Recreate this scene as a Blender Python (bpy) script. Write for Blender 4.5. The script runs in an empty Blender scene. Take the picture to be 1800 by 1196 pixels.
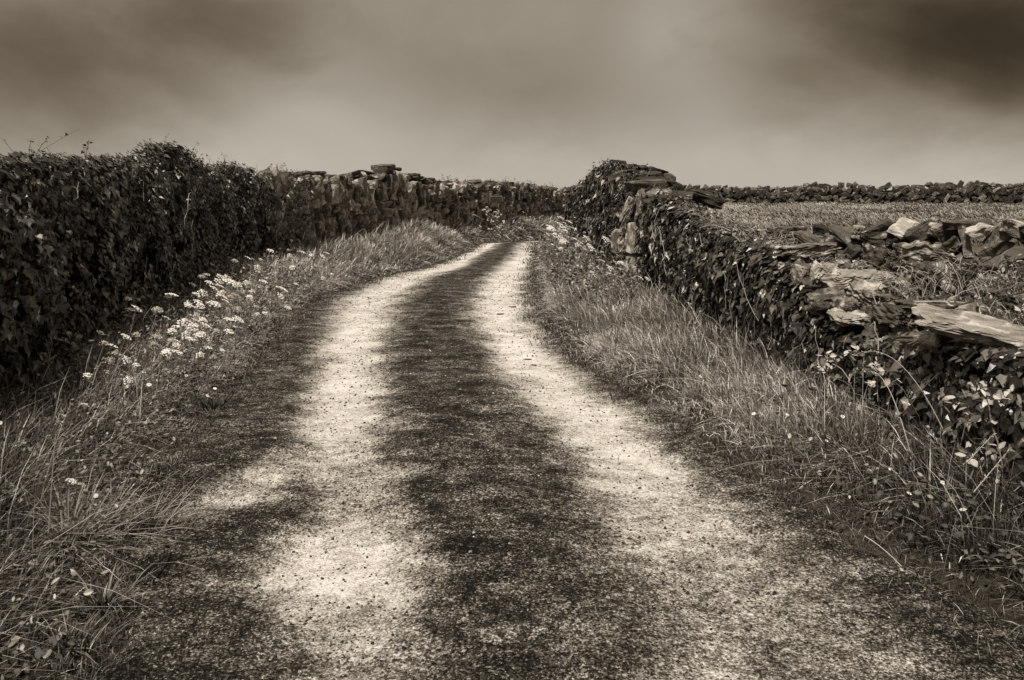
import bpy, bmesh, math, random
import numpy as np
from mathutils import Vector, Matrix
R = math.radians
rng = np.random.default_rng(11)
random.seed(11)
scene = bpy.context.scene
col = scene.collection

# ------------------------------------------------------------------ camera
EYE = 1.6
cam_d = bpy.data.cameras.new('camera')
cam = bpy.data.objects.new('camera', cam_d); col.objects.link(cam)
cam.location = (0, 0, EYE); cam.rotation_euler = (R(90), 0, 0)
cam_d.lens = 28; cam_d.sensor_width = 36; cam_d.shift_y = -0.1433
cam_d.clip_start = 0.05; cam_d.clip_end = 9000
scene.camera = cam

# ------------------------------------------------------------------ view, world, sun
scene.view_settings.view_transform = 'Standard'
scene.view_settings.look = 'None'
scene.view_settings.exposure = 0.55
scene.view_settings.gamma = 1
SUN_EL, SUN_AZ = 63, -148           # azimuth from +Y, negative = left of the lane
world = bpy.data.worlds.new('World'); scene.world = world
world.use_nodes = True
def build_world():
    nt = world.node_tree; nt.nodes.clear(); N = nt.nodes.new; Lk = nt.links.new
    out = N('ShaderNodeOutputWorld'); bg = N('ShaderNodeBackground'); Lk(bg.outputs[0], out.inputs[0])
    tc = N('ShaderNodeTexCoord'); V = tc.outputs['Generated']
    sky = N('ShaderNodeTexSky'); sky.sky_type = 'NISHITA'; sky.sun_disc = False
    sky.sun_elevation = R(SUN_EL); sky.sun_rotation = R(SUN_AZ); sky.air_density = 1; sky.dust_density = 4
    bw = N('ShaderNodeRGBToBW'); Lk(sky.outputs[0], bw.inputs[0])
    def m(op, a, b=None, c=None, clamp=False):
        n = N('ShaderNodeMath'); n.operation = op; n.use_clamp = clamp
        for i, v in enumerate((a, b, c)):
            if v is None: continue
            if isinstance(v, (int, float)): n.inputs[i].default_value = v
            else: Lk(v, n.inputs[i])
        return n.outputs[0]
    def noise(scale, det, vec, rough=.5, dist=0.0):
        n = N('ShaderNodeTexNoise'); n.inputs['Scale'].default_value = scale; n.inputs['Detail'].default_value = det
        n.inputs['Roughness'].default_value = rough; n.inputs['Distortion'].default_value = dist
        Lk(vec, n.inputs['Vector']); return n.outputs['Fac']
    mp = N('ShaderNodeMapping'); mp.inputs['Scale'].default_value = (1, 1, 2.2); Lk(V, mp.inputs[0])
    mp2 = N('ShaderNodeMapping'); mp2.inputs['Scale'].default_value = (1, 1, 1.6); mp2.inputs['Location'].default_value = (3.1, 1.7, .4); mp2.inputs['Rotation'].default_value = (0, R(25), 0); Lk(V, mp2.inputs[0])
    n1 = noise(3.0, 5, mp.outputs[0], .5, .4); n2 = noise(8.0, 6, mp2.outputs[0], .55, .3)
    # warp direction a little so cloud banks have ragged borders
    def bank(dx, dz, r0, r1, sx=1.0, sz=1.0):
        """a cloud bank centred on a sky direction: 1 in its heart, 0 outside, ragged edge"""
        s = N('ShaderNodeSeparateXYZ'); Lk(V, s.inputs[0])
        ax = m('MULTIPLY', m('SUBTRACT', m('DIVIDE', s.outputs[0], m('MAXIMUM', s.outputs[1], .05)), dx), sx)
        az = m('MULTIPLY', m('SUBTRACT', m('DIVIDE', s.outputs[2], m('MAXIMUM', s.outputs[1], .05)), dz), sz)
        d = m('SQRT', m('ADD', m('MULTIPLY', ax, ax), m('MULTIPLY', az, az)))
        d = m('ADD', d, m('MULTIPLY', m('SUBTRACT', n1, .5), .30)); d = m('ADD', d, m('MULTIPLY', m('SUBTRACT', n2, .5), .12))
        r = N('ShaderNodeMapRange'); r.interpolation_type = 'SMOOTHSTEP'; Lk(d, r.inputs[0])
        r.inputs[1].default_value = r0; r.inputs[2].default_value = r1; r.inputs[3].default_value = 1; r.inputs[4].default_value = 0
        fr = m('GREATER_THAN', s.outputs[1], .05)
        return m('MULTIPLY', r.outputs[0], fr)
    sp = N('ShaderNodeSeparateXYZ'); Lk(V, sp.inputs[0])
    el = N('ShaderNodeMapRange'); el.interpolation_type = 'SMOOTHSTEP'; Lk(sp.outputs[2], el.inputs[0])
    el.inputs[1].default_value = 0.0; el.inputs[2].default_value = .16; el.inputs[3].default_value = 1.0; el.inputs[4].default_value = 0.55
    up = N('ShaderNodeMapRange'); up.interpolation_type = 'SMOOTHSTEP'; Lk(sp.outputs[2], up.inputs[0])
    up.inputs[1].default_value = .35; up.inputs[2].default_value = .8; up.inputs[3].default_value = 0; up.inputs[4].default_value = 1.0
    val = m('MULTIPLY', el.outputs[0], SKY_VIS)
    val = m('MULTIPLY', val, m('ADD', .80, m('MULTIPLY', n1, .42)))
    val = m('MULTIPLY', val, m('ADD', .86, m('MULTIPLY', n2, .28)))
    for (dx, dz, r0, r1, sx, sz, k) in ((.60, .20, .02, .44, 1.0, 2.1, .90), (-.58, .15, .0, .34, .9, 1.8, .60), (-.36, .225, .0, .18, .8, 2.0, .40), (-.02, .15, .0, .20, .7, 1.5, .08), (.12, .10, .0, .15, .6, 2.2, .08)):
        val = m('MULTIPLY', val, m('SUBTRACT', 1, m('MULTIPLY', bank(dx, dz, r0, r1, sx, sz), k)))
    for (dx, dz, r0, r1, sx, sz, k) in ((.21, .20, .0, .16, .9, 1.2, .40), (-.25, .12, .0, .16, .8, 1.4, .26), (.42, .08, .0, .2, .6, 2.0, .10)):
        val = m('MULTIPLY', val, m('ADD', 1, m('MULTIPLY', bank(dx, dz, r0, r1, sx, sz), k)))
    # unseen overhead sky brightness added as soft fill, with the clear-sky model behind it
    val = m('ADD', val, m('MULTIPLY', up.outputs[0], SKY_UP))
    val = m('ADD', val, m('MULTIPLY', bw.outputs[0], .0035))
    tn = N('ShaderNodeMixRGB'); tn.inputs[1].default_value = (1.06, .80, .50, 1); tn.inputs[2].default_value = (1.0, .915, .765, 1)
    tr = N('ShaderNodeMapRange'); Lk(val, tr.inputs[0]); tr.inputs[1].default_value = .02; tr.inputs[2].default_value = .26; Lk(tr.outputs[0], tn.inputs[0])
    vs = N('ShaderNodeVectorMath'); vs.operation = 'SCALE'; Lk(tn.outputs[0], vs.inputs[0]); Lk(val, vs.inputs['Scale'])
    Lk(vs.outputs[0], bg.inputs[0]); bg.inputs[1].default_value = 1.0
SKY_VIS, SKY_UP = .33, .10
build_world()
sun_d = bpy.data.lights.new('sun', 'SUN'); sun_d.energy = 3.7; sun_d.angle = R(5); sun_d.color = (1, .96, .88)
sun = bpy.data.objects.new('sun', sun_d); col.objects.link(sun)
_az = R(SUN_AZ); _el = R(SUN_EL)
sdir = Vector((math.sin(_az)*math.cos(_el), math.cos(_az)*math.cos(_el), math.sin(_el)))
sun.rotation_euler = sdir.to_track_quat('Z', 'Y').to_euler(); sun.location = (-20, 10, 30)

# ------------------------------------------------------------------ materials
def sep(v):
    """sepia-toned albedo of a given lightness (the photograph is sepia throughout)"""
    t = min(1, max(0, v / .6)) ** .5
    return (v*1.06, v*(.86 + .12*t), v*(.62 + .28*t), 1)
class NT:
    def __init__(s, name):
        s.mat = bpy.data.materials.new(name); s.mat.use_nodes = True
        s.nt = s.mat.node_tree; s.b = s.nt.nodes['Principled BSDF']
    def n(s, t): return s.nt.nodes.new(t)
    def l(s, a, b): s.nt.links.new(a, b)
    def attr(s, name, out='Fac'):
        a = s.n('ShaderNodeAttribute'); a.attribute_name = name; return a.outputs[out]
    def noise(s, scale, det=4, vec=None, rough=.55, dist=0):
        n = s.n('ShaderNodeTexNoise'); n.inputs['Scale'].default_value = scale; n.inputs['Detail'].default_value = det
        n.inputs['Roughness'].default_value = rough; n.inputs['Distortion'].default_value = dist
        if vec is not None: s.l(vec, n.inputs['Vector'])
        return n.outputs['Fac']
    def m(s, op, a, b=None, clamp=False):
        n = s.n('ShaderNodeMath'); n.operation = op; n.use_clamp = clamp
        for i, v in enumerate((a, b)):
            if v is None: continue
            if isinstance(v, (int, float)): n.inputs[i].default_value = v
            else: s.l(v, n.inputs[i])
        return n.outputs[0]
    def ramp(s, fac, stops):
        r = s.n('ShaderNodeValToRGB'); e = r.color_ramp.elements
        while len(e) < len(stops): e.new(.5)
        for i, (p, v) in enumerate(stops): e[i].position = p; e[i].color = sep(v)
        s.l(fac, r.inputs[0]); return r.outputs[0]
    def bump(s, h, strength, dist):
        b = s.n('ShaderNodeBump'); b.inputs['Strength'].default_value = strength; b.inputs['Distance'].default_value = dist
        s.l(h, b.inputs['Height']); s.l(b.outputs[0], s.b.inputs['Normal'])
    def mapping(s, scale, vec):
        mp = s.n('ShaderNodeMapping'); mp.inputs['Scale'].default_value = scale; s.l(vec, mp.inputs[0]); return mp.outputs[0]
def tone_mat(name, stops, rough=.6, spec=.3, nscale=60, namp=.15, back=None):
    t = NT(name); a = t.attr('tone'); tc = t.n('ShaderNodeTexCoord').outputs['Object']
    nz = t.noise(nscale, 3, tc); f = t.m('ADD', a, t.m('MULTIPLY', t.m('SUBTRACT', nz, .5), namp*2), True)
    t.l(t.ramp(f, stops), t.b.inputs['Base Color'])
    t.b.inputs['Roughness'].default_value = rough; t.b.inputs['Specular IOR Level'].default_value = spec
    t.bump(nz, .3, .004)
    return t.mat
def stone_mat(name, dark, mid, pale, lichen=.5, strata=14.0, sy=3):
    t = NT(name); v = t.attr('loc', 'Vector'); tone = t.attr('tone')
    st = t.noise(1.0, 5, t.mapping((3, sy, strata), v), .6, .6)
    fine = t.noise(38, 5, v, .65); li = t.noise(7, 5, v, .6, .3)
    f = t.m('ADD', t.m('MULTIPLY', st, .45), t.m('MULTIPLY', fine, .35)); f = t.m('ADD', f, t.m('MULTIPLY', tone, .45)); f = t.m('SUBTRACT', f, .12, True)
    base = t.ramp(f, ((.25, dark), (.5, mid), (.85, pale*.8)))
    r = t.n('ShaderNodeMapRange'); t.l(t.m('ADD', li, t.m('MULTIPLY', tone, .16)), r.inputs[0])
    r.inputs[1].default_value = .64 - .08*lichen; r.inputs[2].default_value = .74 - .08*lichen
    mx = t.n('ShaderNodeMixRGB'); t.l(r.outputs[0], mx.inputs[0]); t.l(base, mx.inputs[1]); mx.inputs[2].default_value = sep(pale)
    t.l(mx.outputs[0], t.b.inputs['Base Color']); t.b.inputs['Roughness'].default_value = .9; t.b.inputs['Specular IOR Level'].default_value = .2
    t.bump(t.m('ADD', st, t.m('MULTIPLY', fine, .5)), .9, .03)
    return t.mat
M = {}
M['stone'] = stone_mat('wall_stone', .016, .115, .38, .4)
M['stone_dark'] = stone_mat('dark_stone', .014, .05, .20, 0)
M['stone_far'] = stone_mat('field_stone', .015, .07, .28, 0)
M['stone_pale'] = stone_mat('weathered_pale_stone', .03, .22, .44, .5, 28, 15)
M['leaf'] = tone_mat('ivy_leaf', ((0, .004), (.4, .024), (.8, .13), (1, .46)), .36, .5, 40, .08)
M['weed'] = tone_mat('weed_leaf', ((0, .012), (.5, .07), (1, .42)), .6, .3, 40, .1)
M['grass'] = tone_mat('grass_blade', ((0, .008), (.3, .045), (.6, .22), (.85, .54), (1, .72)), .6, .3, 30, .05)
M['stem'] = tone_mat('dry_stem', ((0, .03), (1, .42)), .7, .3)
M['twig'] = tone_mat('dark_twig', ((0, .01), (1, .08)), .8, .2)
M['petal'] = tone_mat('white_petal', ((0, .20), (1, .74)), .7, .2)
M['soil'] = tone_mat('wall_core_soil', ((0, .006), (1, .03)), 1, 0, 8, .4)
M['moss'] = tone_mat('turf_moss', ((0, .006), (1, .05)), 1, 0, 20, .5)
def mat_ground():
    t = NT('turf_soil'); v = t.n('ShaderNodeTexCoord').outputs['Object']
    a = t.noise(1.2, 5, v); b = t.noise(45, 4, v, .7)
    f = t.m('ADD', t.m('MULTIPLY', a, .5), t.m('MULTIPLY', b, .5))
    t.l(t.ramp(f, ((.3, .012), (.55, .045), (.75, .13))), t.b.inputs['Base Color'])
    t.b.inputs['Roughness'].default_value = 1; t.b.inputs['Specular IOR Level'].default_value = .05
    t.bump(b, .8, .02); return t.mat
def mat_field():
    t = NT('field_turf'); v = t.n('ShaderNodeTexCoord').outputs['Object']
    a = t.noise(.8, 5, v); b = t.noise(20, 4, v, .7)
    f = t.m('ADD', t.m('MULTIPLY', a, .6), t.m('MULTIPLY', b, .4))
    t.l(t.ramp(f, ((.3, .03), (.55, .09), (.75, .18))), t.b.inputs['Base Color'])
    t.b.inputs['Roughness'].default_value = 1; t.b.inputs['Specular IOR Level'].default_value = .05
    return t.mat
def mat_road():
    t = NT('gravel_track'); v = t.n('ShaderNodeTexCoord').outputs['Object']; wear = t.attr('wear')
    vo = t.n('ShaderNodeTexVoronoi'); vo.inputs['Scale'].default_value = 105; t.l(v, vo.inputs['Vector'])
    vc = t.n('ShaderNodeRGBToBW'); t.l(vo.outputs['Color'], vc.inputs[0])
    g1 = t.noise(95, 4, v, .78); g2 = t.noise(26, 3, v, .7); g3 = t.noise(4.5, 4, t.mapping((.8, 1.2, 1), v), .65, .5)
    f = t.m('MULTIPLY', t.m('SUBTRACT', g1, .5), 4.2)
    f = t.m('ADD', f, t.m('MULTIPLY', t.m('SUBTRACT', g2, .5), 1.7))
    f = t.m('ADD', f, t.m('MULTIPLY', t.m('SUBTRACT', g3, .5), 2.1))
    f = t.m('ADD', f, t.m('MULTIPLY', t.m('SUBTRACT', vc.outputs[0], .5), .8))
    # worn wheel tracks are fine pale grit: less speckle there
    amp = t.m('SUBTRACT', .9, t.m('MULTIPLY', wear, .45))
    f = t.m('ADD', wear, t.m('MULTIPLY', f, amp)); f = t.m('ADD', t.m('MULTIPLY', f, .66), .185, True)
    t.l(t.ramp(f, ((.0, .004), (.25, .024), (.5, .145), (.74, .42), (1, .68))), t.b.inputs['Base Color'])
    t.b.inputs['Roughness'].default_value = .95; t.b.inputs['Specular IOR Level'].default_value = .1
    h = t.m('ADD', t.m('MULTIPLY', g1, 1.0), t.m('MULTIPLY', vo.outputs['Distance'], -.6))
    t.bump(h, .8, .012); return t.mat
M['ground'] = mat_ground(); M['field'] = mat_field(); M['road'] = mat_road()
def pebble_mat():
    return tone_mat('pebble', ((0, .012), (.5, .06), (1, .5)), .85, .2, 90, .1)
M['pebble'] = pebble_mat()

# ------------------------------------------------------------------ mesh helpers
def mesh_from(name, V, F, tone=None, loc=None, wear=None, smooth=False):
    """V (n,3); F list of (k,3)/(k,4) int arrays"""
    me = bpy.data.meshes.new(name)
    V = np.asarray(V, np.float32)
    F = [np.asarray(f, np.int32) for f in F if len(f)]
    nl = sum(f.size for f in F); nf = sum(len(f) for f in F)
    me.vertices.add(len(V)); me.vertices.foreach_set('co', V.ravel())
    me.loops.add(nl); me.loops.foreach_set('vertex_index', np.concatenate([f.ravel() for f in F]))
    tot = np.concatenate([np.full(len(f), f.shape[1], np.int32) for f in F])
    st = np.concatenate([[0], np.cumsum(tot)[:-1]]).astype(np.int32)
    me.polygons.add(nf); me.polygons.foreach_set('loop_start', st); me.polygons.foreach_set('loop_total', tot)
    me.polygons.foreach_set('use_smooth', np.full(nf, smooth))
    for nm, a in (('tone', tone), ('wear', wear)):
        if a is not None:
            at = me.attributes.new(nm, 'FLOAT', 'POINT'); at.data.foreach_set('value', np.asarray(a, np.float32))
    if loc is not None:
        at = me.attributes.new('loc', 'FLOAT_VECTOR', 'POINT'); at.data.foreach_set('vector', np.asarray(loc, np.float32).ravel())
    me.update(calc_edges=True); me.validate()
    return me
def obj(name, me, mat, parent=None):
    me.materials.clear(); me.materials.append(mat)
    o = bpy.data.objects.new(name, me); col.objects.link(o)
    if parent: o.parent = parent
    return o
def tag(o, label=None, cat=None, group=None, kind=None):
    if label: o['label'] = label
    if cat: o['category'] = cat
    if group: o['group'] = group
    if kind: o['kind'] = kind
    return o
def thing(name, label, cat, loc=(0, 0, 0), group=None):
    o = bpy.data.objects.new(name, None); col.objects.link(o); o.location = loc; o.empty_display_size = .1
    return tag(o, label, cat, group)
def dup(root, loc, rz, scale, label=None, group=None, tilt=(0, 0)):
    r = root.copy(); col.objects.link(r); r.location = loc; r.rotation_euler = (tilt[0], tilt[1], rz); r.scale = (scale,)*3
    if label: r['label'] = label
    if group: r['group'] = group
    for ch in list(root.children):
        c = ch.copy(); col.objects.link(c); c.parent = r
    return r
class Acc:
    """collects transformed pieces for ONE mesh"""
    def __init__(s): s.V = []; s.F3 = []; s.F4 = []; s.T = []; s.L = []; s.n = 0
    def add(s, V, F3=None, F4=None, tone=.5, loc=None):
        V = np.asarray(V, float); k = len(V)
        if F3 is not None and len(F3): s.F3.append(np.asarray(F3) + s.n)
        if F4 is not None and len(F4): s.F4.append(np.asarray(F4) + s.n)
        s.V.append(V); s.T.append(np.broadcast_to(np.asarray(tone, float), (k,)).copy()); s.L.append(V if loc is None else loc); s.n += k
    def mesh(s, name, smooth=False):
        F = []
        if s.F3: F.append(np.concatenate(s.F3))
        if s.F4: F.append(np.concatenate(s.F4))
        return mesh_from(name, np.concatenate(s.V), F, np.concatenate(s.T), np.concatenate(s.L), smooth=smooth)
def vnoise(x, y, f=1.0, seed=0):
    """smooth pseudo noise in plan, about -1..1"""
    r = np.random.default_rng(seed); out = 0
    for k in range(5):
        a = r.uniform(0, 6.28); fr = f*(.6 + .9*r.random())*(1.0 + .35*k); ph = r.uniform(0, 6.28)
        out = out + np.sin((x*math.cos(a) + y*math.sin(a))*fr + ph + .7*np.sin((x*math.sin(a) - y*math.cos(a))*fr*.7 + ph*2))
    return out/3.2
def in_poly(P, x, y):
    c = np.zeros(np.shape(x), bool); n = len(P)
    for i in range(n):
        x0, y0 = P[i]; x1, y1 = P[(i + 1) % n]
        if y0 == y1: continue
        c ^= ((y0 > y) != (y1 > y)) & (x < (x1 - x0)*(y - y0)/(y1 - y0) + x0)
    return c
def dist_line(P, x, y):
    d = np.full(np.shape(x), 1e9)
    for (x0, y0), (x1, y1) in zip(P[:-1], P[1:]):
        dx, dy = x1 - x0, y1 - y0; t = np.clip(((x - x0)*dx + (y - y0)*dy)/(dx*dx + dy*dy), 0, 1)
        d = np.minimum(d, np.hypot(x - x0 - t*dx, y - y0 - t*dy))
    return d
def sst(a, b, v):
    t = np.clip((v - a)/(b - a), 0, 1); return t*t*(3 - 2*t)

# ------------------------------------------------------------------ plan of the lane
LE = [(-1.15, -6), (-1.25, 0), (-1.32, 2), (-1.4, 2.8), (-1.72, 3.6), (-1.98, 4.5), (-2.12, 5.4), (-2.4, 7.2), (-2.85, 10), (-3.0, 12.4), (-2.75, 14.5), (-1.9, 17.3), (-1.5, 19.5), (-1.3, 22), (-1.15, 25), (-.3, 28), (1.2, 31), (2.6, 35), (4, 39), (5.5, 44), (9, 55)]
RE = [(2.6, -6), (2.2, 0), (1.98, 2), (1.82, 3.1), (1.62, 3.67), (1.32, 4.57), (1.02, 6.2), (.62, 7.5), (.38, 10.2), (.42, 14), (.55, 18), (.7, 22), (.8, 25), (1.4, 27), (3, 31), (4.2, 35), (5.6, 39), (7.2, 44), (10.6, 55)]
LW = [(-2.9, -6), (-3.2, 0), (-3.45, 3), (-3.7, 6), (-4.1, 8.5), (-4.35, 10), (-4.6, 12.5), (-4.5, 14.5), (-3.9, 18), (-3.0, 21), (-1.6, 27), (.5, 33), (2.2, 38), (3.2, 42), (7, 55)]
# right wall: front face x,y | front top z | rear x,y | ledge z | crest z
RWT = [(4.2, -3, .8, 7.2, -2.4, .85, 1.32), (3.4, 0, .8, 6.6, .8, .85, 1.32), (2.85, 2.6, .78, 5.9, 3.6, .85, 1.34), (2.68, 4, .76, 4.9, 5.4, .88, 1.36), (2.6, 4.9, .70, 4.1, 6.6, .88, 1.36),
       (2.5, 5.7, .52, 3.7, 7.15, .90, 1.36), (2.42, 6.2, .62, 3.5, 7.5, .93, 1.35), (2.34, 6.8, .92, 3.15, 8.1, .98, 1.30), (2.17, 8.7, 1.12, 2.8, 9.3, 1.1, 1.24), (2.0, 10.2, 1.38, 2.55, 10.4, 1.36, 1.4), (1.85, 11, 1.56, 2.45, 11.3, 1.54, 1.56),
       (1.75, 12, 1.66, 2.4, 12.3, 1.64, 1.66), (1.72, 13.2, 1.8, 2.4, 13.2, 1.72, 1.8), (1.7, 14, 1.95, 2.4, 14, 1.8, 1.9), (1.7, 17, 1.92, 2.4, 17, 1.85, 1.9), (1.65, 20, 1.62, 2.4, 20, 1.55, 1.6), (1.9, 24, 1.5, 2.7, 23.5, 1.45, 1.5), (2.6, 27, 1.4, 3.4, 26.5, 1.35, 1.4), (4.2, 31, 1.2, 5, 30.5, 1.2, 1.2), (5.6, 35, 1.1, 6.4, 34.5, 1.1, 1.1), (7.6, 42, 1.1, 8.4, 41.6, 1.1, 1.1), (11.6, 54, 1.1, 12.4, 53.5, 1.1, 1.1)]
RW = [(r[0], r[1]) for r in RWT]; RR = [(r[3], r[4]) for r in RWT]
LTOP = [(-6, 1.8), (0, 1.8), (6, 1.80), (7.5, 1.83), (8.5, 1.84), (9.3, 1.86), (9.8, 2.04), (10.3, 2.14), (10.9, 2.12), (11.4, 2.0), (12.2, 1.86), (12.7, 1.84), (13.2, 2.03), (13.7, 1.98), (14.4, 1.84), (15.5, 1.97), (16.5, 1.9), (17.2, 1.98), (18, 1.9), (19.4, 2.0), (20.4, 2.12), (21.3, 2.14), (22, 2.02), (23.5, 2.0), (25, 1.9), (27, 1.95), (33, 1.95), (36, 1.86), (38, 1.8), (42, 1.4), (55, 1.2)]
FW = [(2.6, 48.5), (8.2, 46.3), (16, 44.4), (27, 43), (40, 42.5), (75, 41)]
ROADP = LE + RE[::-1]
VERGE_L = LE + LW[::-1]
VERGE_R = RE + RW[::-1]
MID = [((a[0] + b[0])/2, (a[1] + b[1])/2) for a, b in zip(RW, RR)]
FIELDP = RR + [(140, 90), (140, -20), (8, -20)]
LMID = [(x - .35, y) for x, y in LW]
LEFTP = LMID + [(-60, 90), (-60, -20)]
def road_z(y): return np.where(y > 25.5, -.045*(y - 25.5), 0) + .012*np.sin(y*1.3)
def gz(x, y):
    x = np.asarray(x, float); y = np.asarray(y, float)
    dl = dist_line(LE, x, y); dr = dist_line(RE, x, y)
    far = sst(15, 22, y)
    vl = (.10 + .20*sst(7, 12, y) + .28*far + .35*sst(28, 36, y))*sst(0, 1.9 - .5*far, dl) + .035*vnoise(x, y, 4, 3)*sst(0, .5, dl)
    vr = (.08 + .12*sst(7, 10, y))*sst(0, 1.6, dr) + .035*vnoise(x, y, 4, 5)*sst(0, .5, dr)
    z = np.where(dl < dr, vl, vr)
    z = z + np.where(y > 25.5, -.045*(y - 25.5), 0)
    z = np.where(in_poly(ROADP, x, y), road_z(y) - .03, z)
    far_drop = -np.clip((np.hypot(x, y) - 62)*.06, 0, 30)
    fz = .97 + .05*vnoise(x, y, .8, 8) + .0*x
    z = np.where(in_poly(FIELDP, x, y), fz, z)
    z = np.where(in_poly(LEFTP, x, y), 1.0, z)
    return z + far_drop

# ------------------------------------------------------------------ ground, road
def axis(lo, hi, a, b, step, ratio=1.12):
    c = list(np.arange(a, b + 1e-6, step)); s = step
    while c[-1] < hi: s *= ratio; c.append(c[-1] + s)
    s = step
    while c[0] > lo: s *= ratio; c.insert(0, c[0] - s)
    return np.array(c)
def build_ground():
    xs = axis(-4000, 4000, -5.5, 9, .09); ys = axis(-900, 5000, -1, 30, .11)
    X, Y = np.meshgrid(xs, ys); Z = gz(X.ravel(), Y.ravel())
    V = np.stack([X.ravel(), Y.ravel(), Z], 1); nx, ny = len(xs), len(ys)
    i = np.arange(nx - 1)[None, :] + nx*np.arange(ny - 1)[:, None]; i = i.ravel()
    F = np.stack([i, i + 1, i + nx + 1, i + nx], 1)
    cx = V[F].mean(1); fld = in_poly(FIELDP, cx[:, 0], cx[:, 1])
    me = mesh_from('ground', V, [F], smooth=True)
    o = obj('ground', me, M['ground']); me.materials.append(M['field'])
    me.polygons.foreach_set('material_index', fld.astype(np.int32))
    tag(o, kind='structure')
build_ground()
T_L = [(-.40, -4, .35, .3), (-.48, 2, .32, .42), (-.52, 2.77, .32, .55), (-.72, 3.35, .34, .98), (-.78, 3.8, .27, .85), (-.88, 4.2, .28, .55), (-1.05, 4.87, .30, .85), (-1.3, 6.2, .33, 1), (-1.5, 7.2, .32, 1), (-1.95, 10.2, .42, 1), (-2.15, 12.4, .5, .95), (-2.0, 14.9, .45, .95), (-1.45, 17.2, .4, .95), (-1.15, 20.4, .35, .95), (-.75, 24.9, .35, .95), (.3, 28, .4, .9), (5, 40, .4, .9), (9.6, 55, .4, .9)]
T_R = [(.9, -4, .5, .3), (.8, 2, .5, .4), (.78, 2.77, .52, .5), (.86, 3.15, .47, .6), (.84, 3.67, .42, .72), (.78, 4.4, .38, .85), (.55, 5.46, .35, .97), (.33, 6.6, .36, 1), (.02, 8.6, .36, 1), (-.13, 10.2, .42, 1), (-.15, 12.4, .46, 1), (-.12, 14.9, .42, 1), (.05, 17.2, .36, 1), (.3, 20.4, .32, 1), (.5, 25, .3, .9), (1.3, 28, .35, .8), (6, 40, .35, .8), (10.2, 55, .35, .8)]
T_S = [(-1.25, 5.0, .22, .55), (-1.34, 4.6, .20, .72), (-1.50, 4.2, .17, .72), (-1.66, 3.85, .14, .40)]
def wear_at(x, y):
    w = np.zeros(len(x))
    for T, lat in ((T_L, 1), (T_R, 1), (T_S, 1)):
        ty = np.array([t[1] for t in T]); o = np.argsort(ty); g = lambda k: np.interp(y, ty[o], np.array([t[k] for t in T])[o])
        c = g(0); hw = g(2); s = g(3)
        if T is T_S: s = s*sst(3.5, 3.95, y)*(1 - sst(4.8, 5.3, y))
        d = np.abs(x - c + .07*vnoise(x, y, 5, 21) + .03*vnoise(x, y, 14, 22))/hw
        w = np.maximum(w, s*.97*(1 - sst(.2, 1.75, d)))
    w += .07*vnoise(x, y, 3.0, 9) + .05*vnoise(x, y, 9, 10)
    # crown between the wheel tracks and both edges carry darker chippings
    return w
def build_road():
    ys = np.concatenate([np.arange(-4, 9, .045), np.arange(9, 20, .09), np.arange(20, 50, .25)])
    n = 90; u = np.linspace(0, 1, n)
    ly = [p[1] for p in LE]; lx = [p[0] for p in LE]; ry = [p[1] for p in RE]; rx = [p[0] for p in RE]
    XL = np.interp(ys, ly, lx) + .06*np.sin(ys*5.1) + .05*np.sin(ys*11.3 + 1); XR = np.interp(ys, ry, rx) + .05*np.sin(ys*4.3 + 2) + .05*np.sin(ys*9.7)
    XL -= .1; XR += .1
    X = XL[:, None]*(1 - u) + XR[:, None]*u; Y = np.repeat(ys[:, None], n, 1)
    x, y = X.ravel(), Y.ravel(); w = wear_at(x, y)
    z = road_z(y) + .004 - .035*np.clip(w, 0, 1) + .006*vnoise(x, y, 9, 31) + .02*np.interp(np.tile(u, len(ys)), [0, .5, 1], [0, 1, 0])
    e = np.minimum(np.tile(u, len(ys)), 1 - np.tile(u, len(ys))); z = z - .035*(1 - sst(0, .03, e))
    m = len(ys); i = (np.arange(n - 1)[None, :] + n*np.arange(m - 1)[:, None]).ravel()
    F = np.stack([i, i + 1, i + n + 1, i + n], 1)
    me = mesh_from('road', np.stack([x, y, z], 1), [F], wear=w, smooth=True)
    tag(obj('road', me, M['road']), kind='structure')
build_road()

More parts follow.
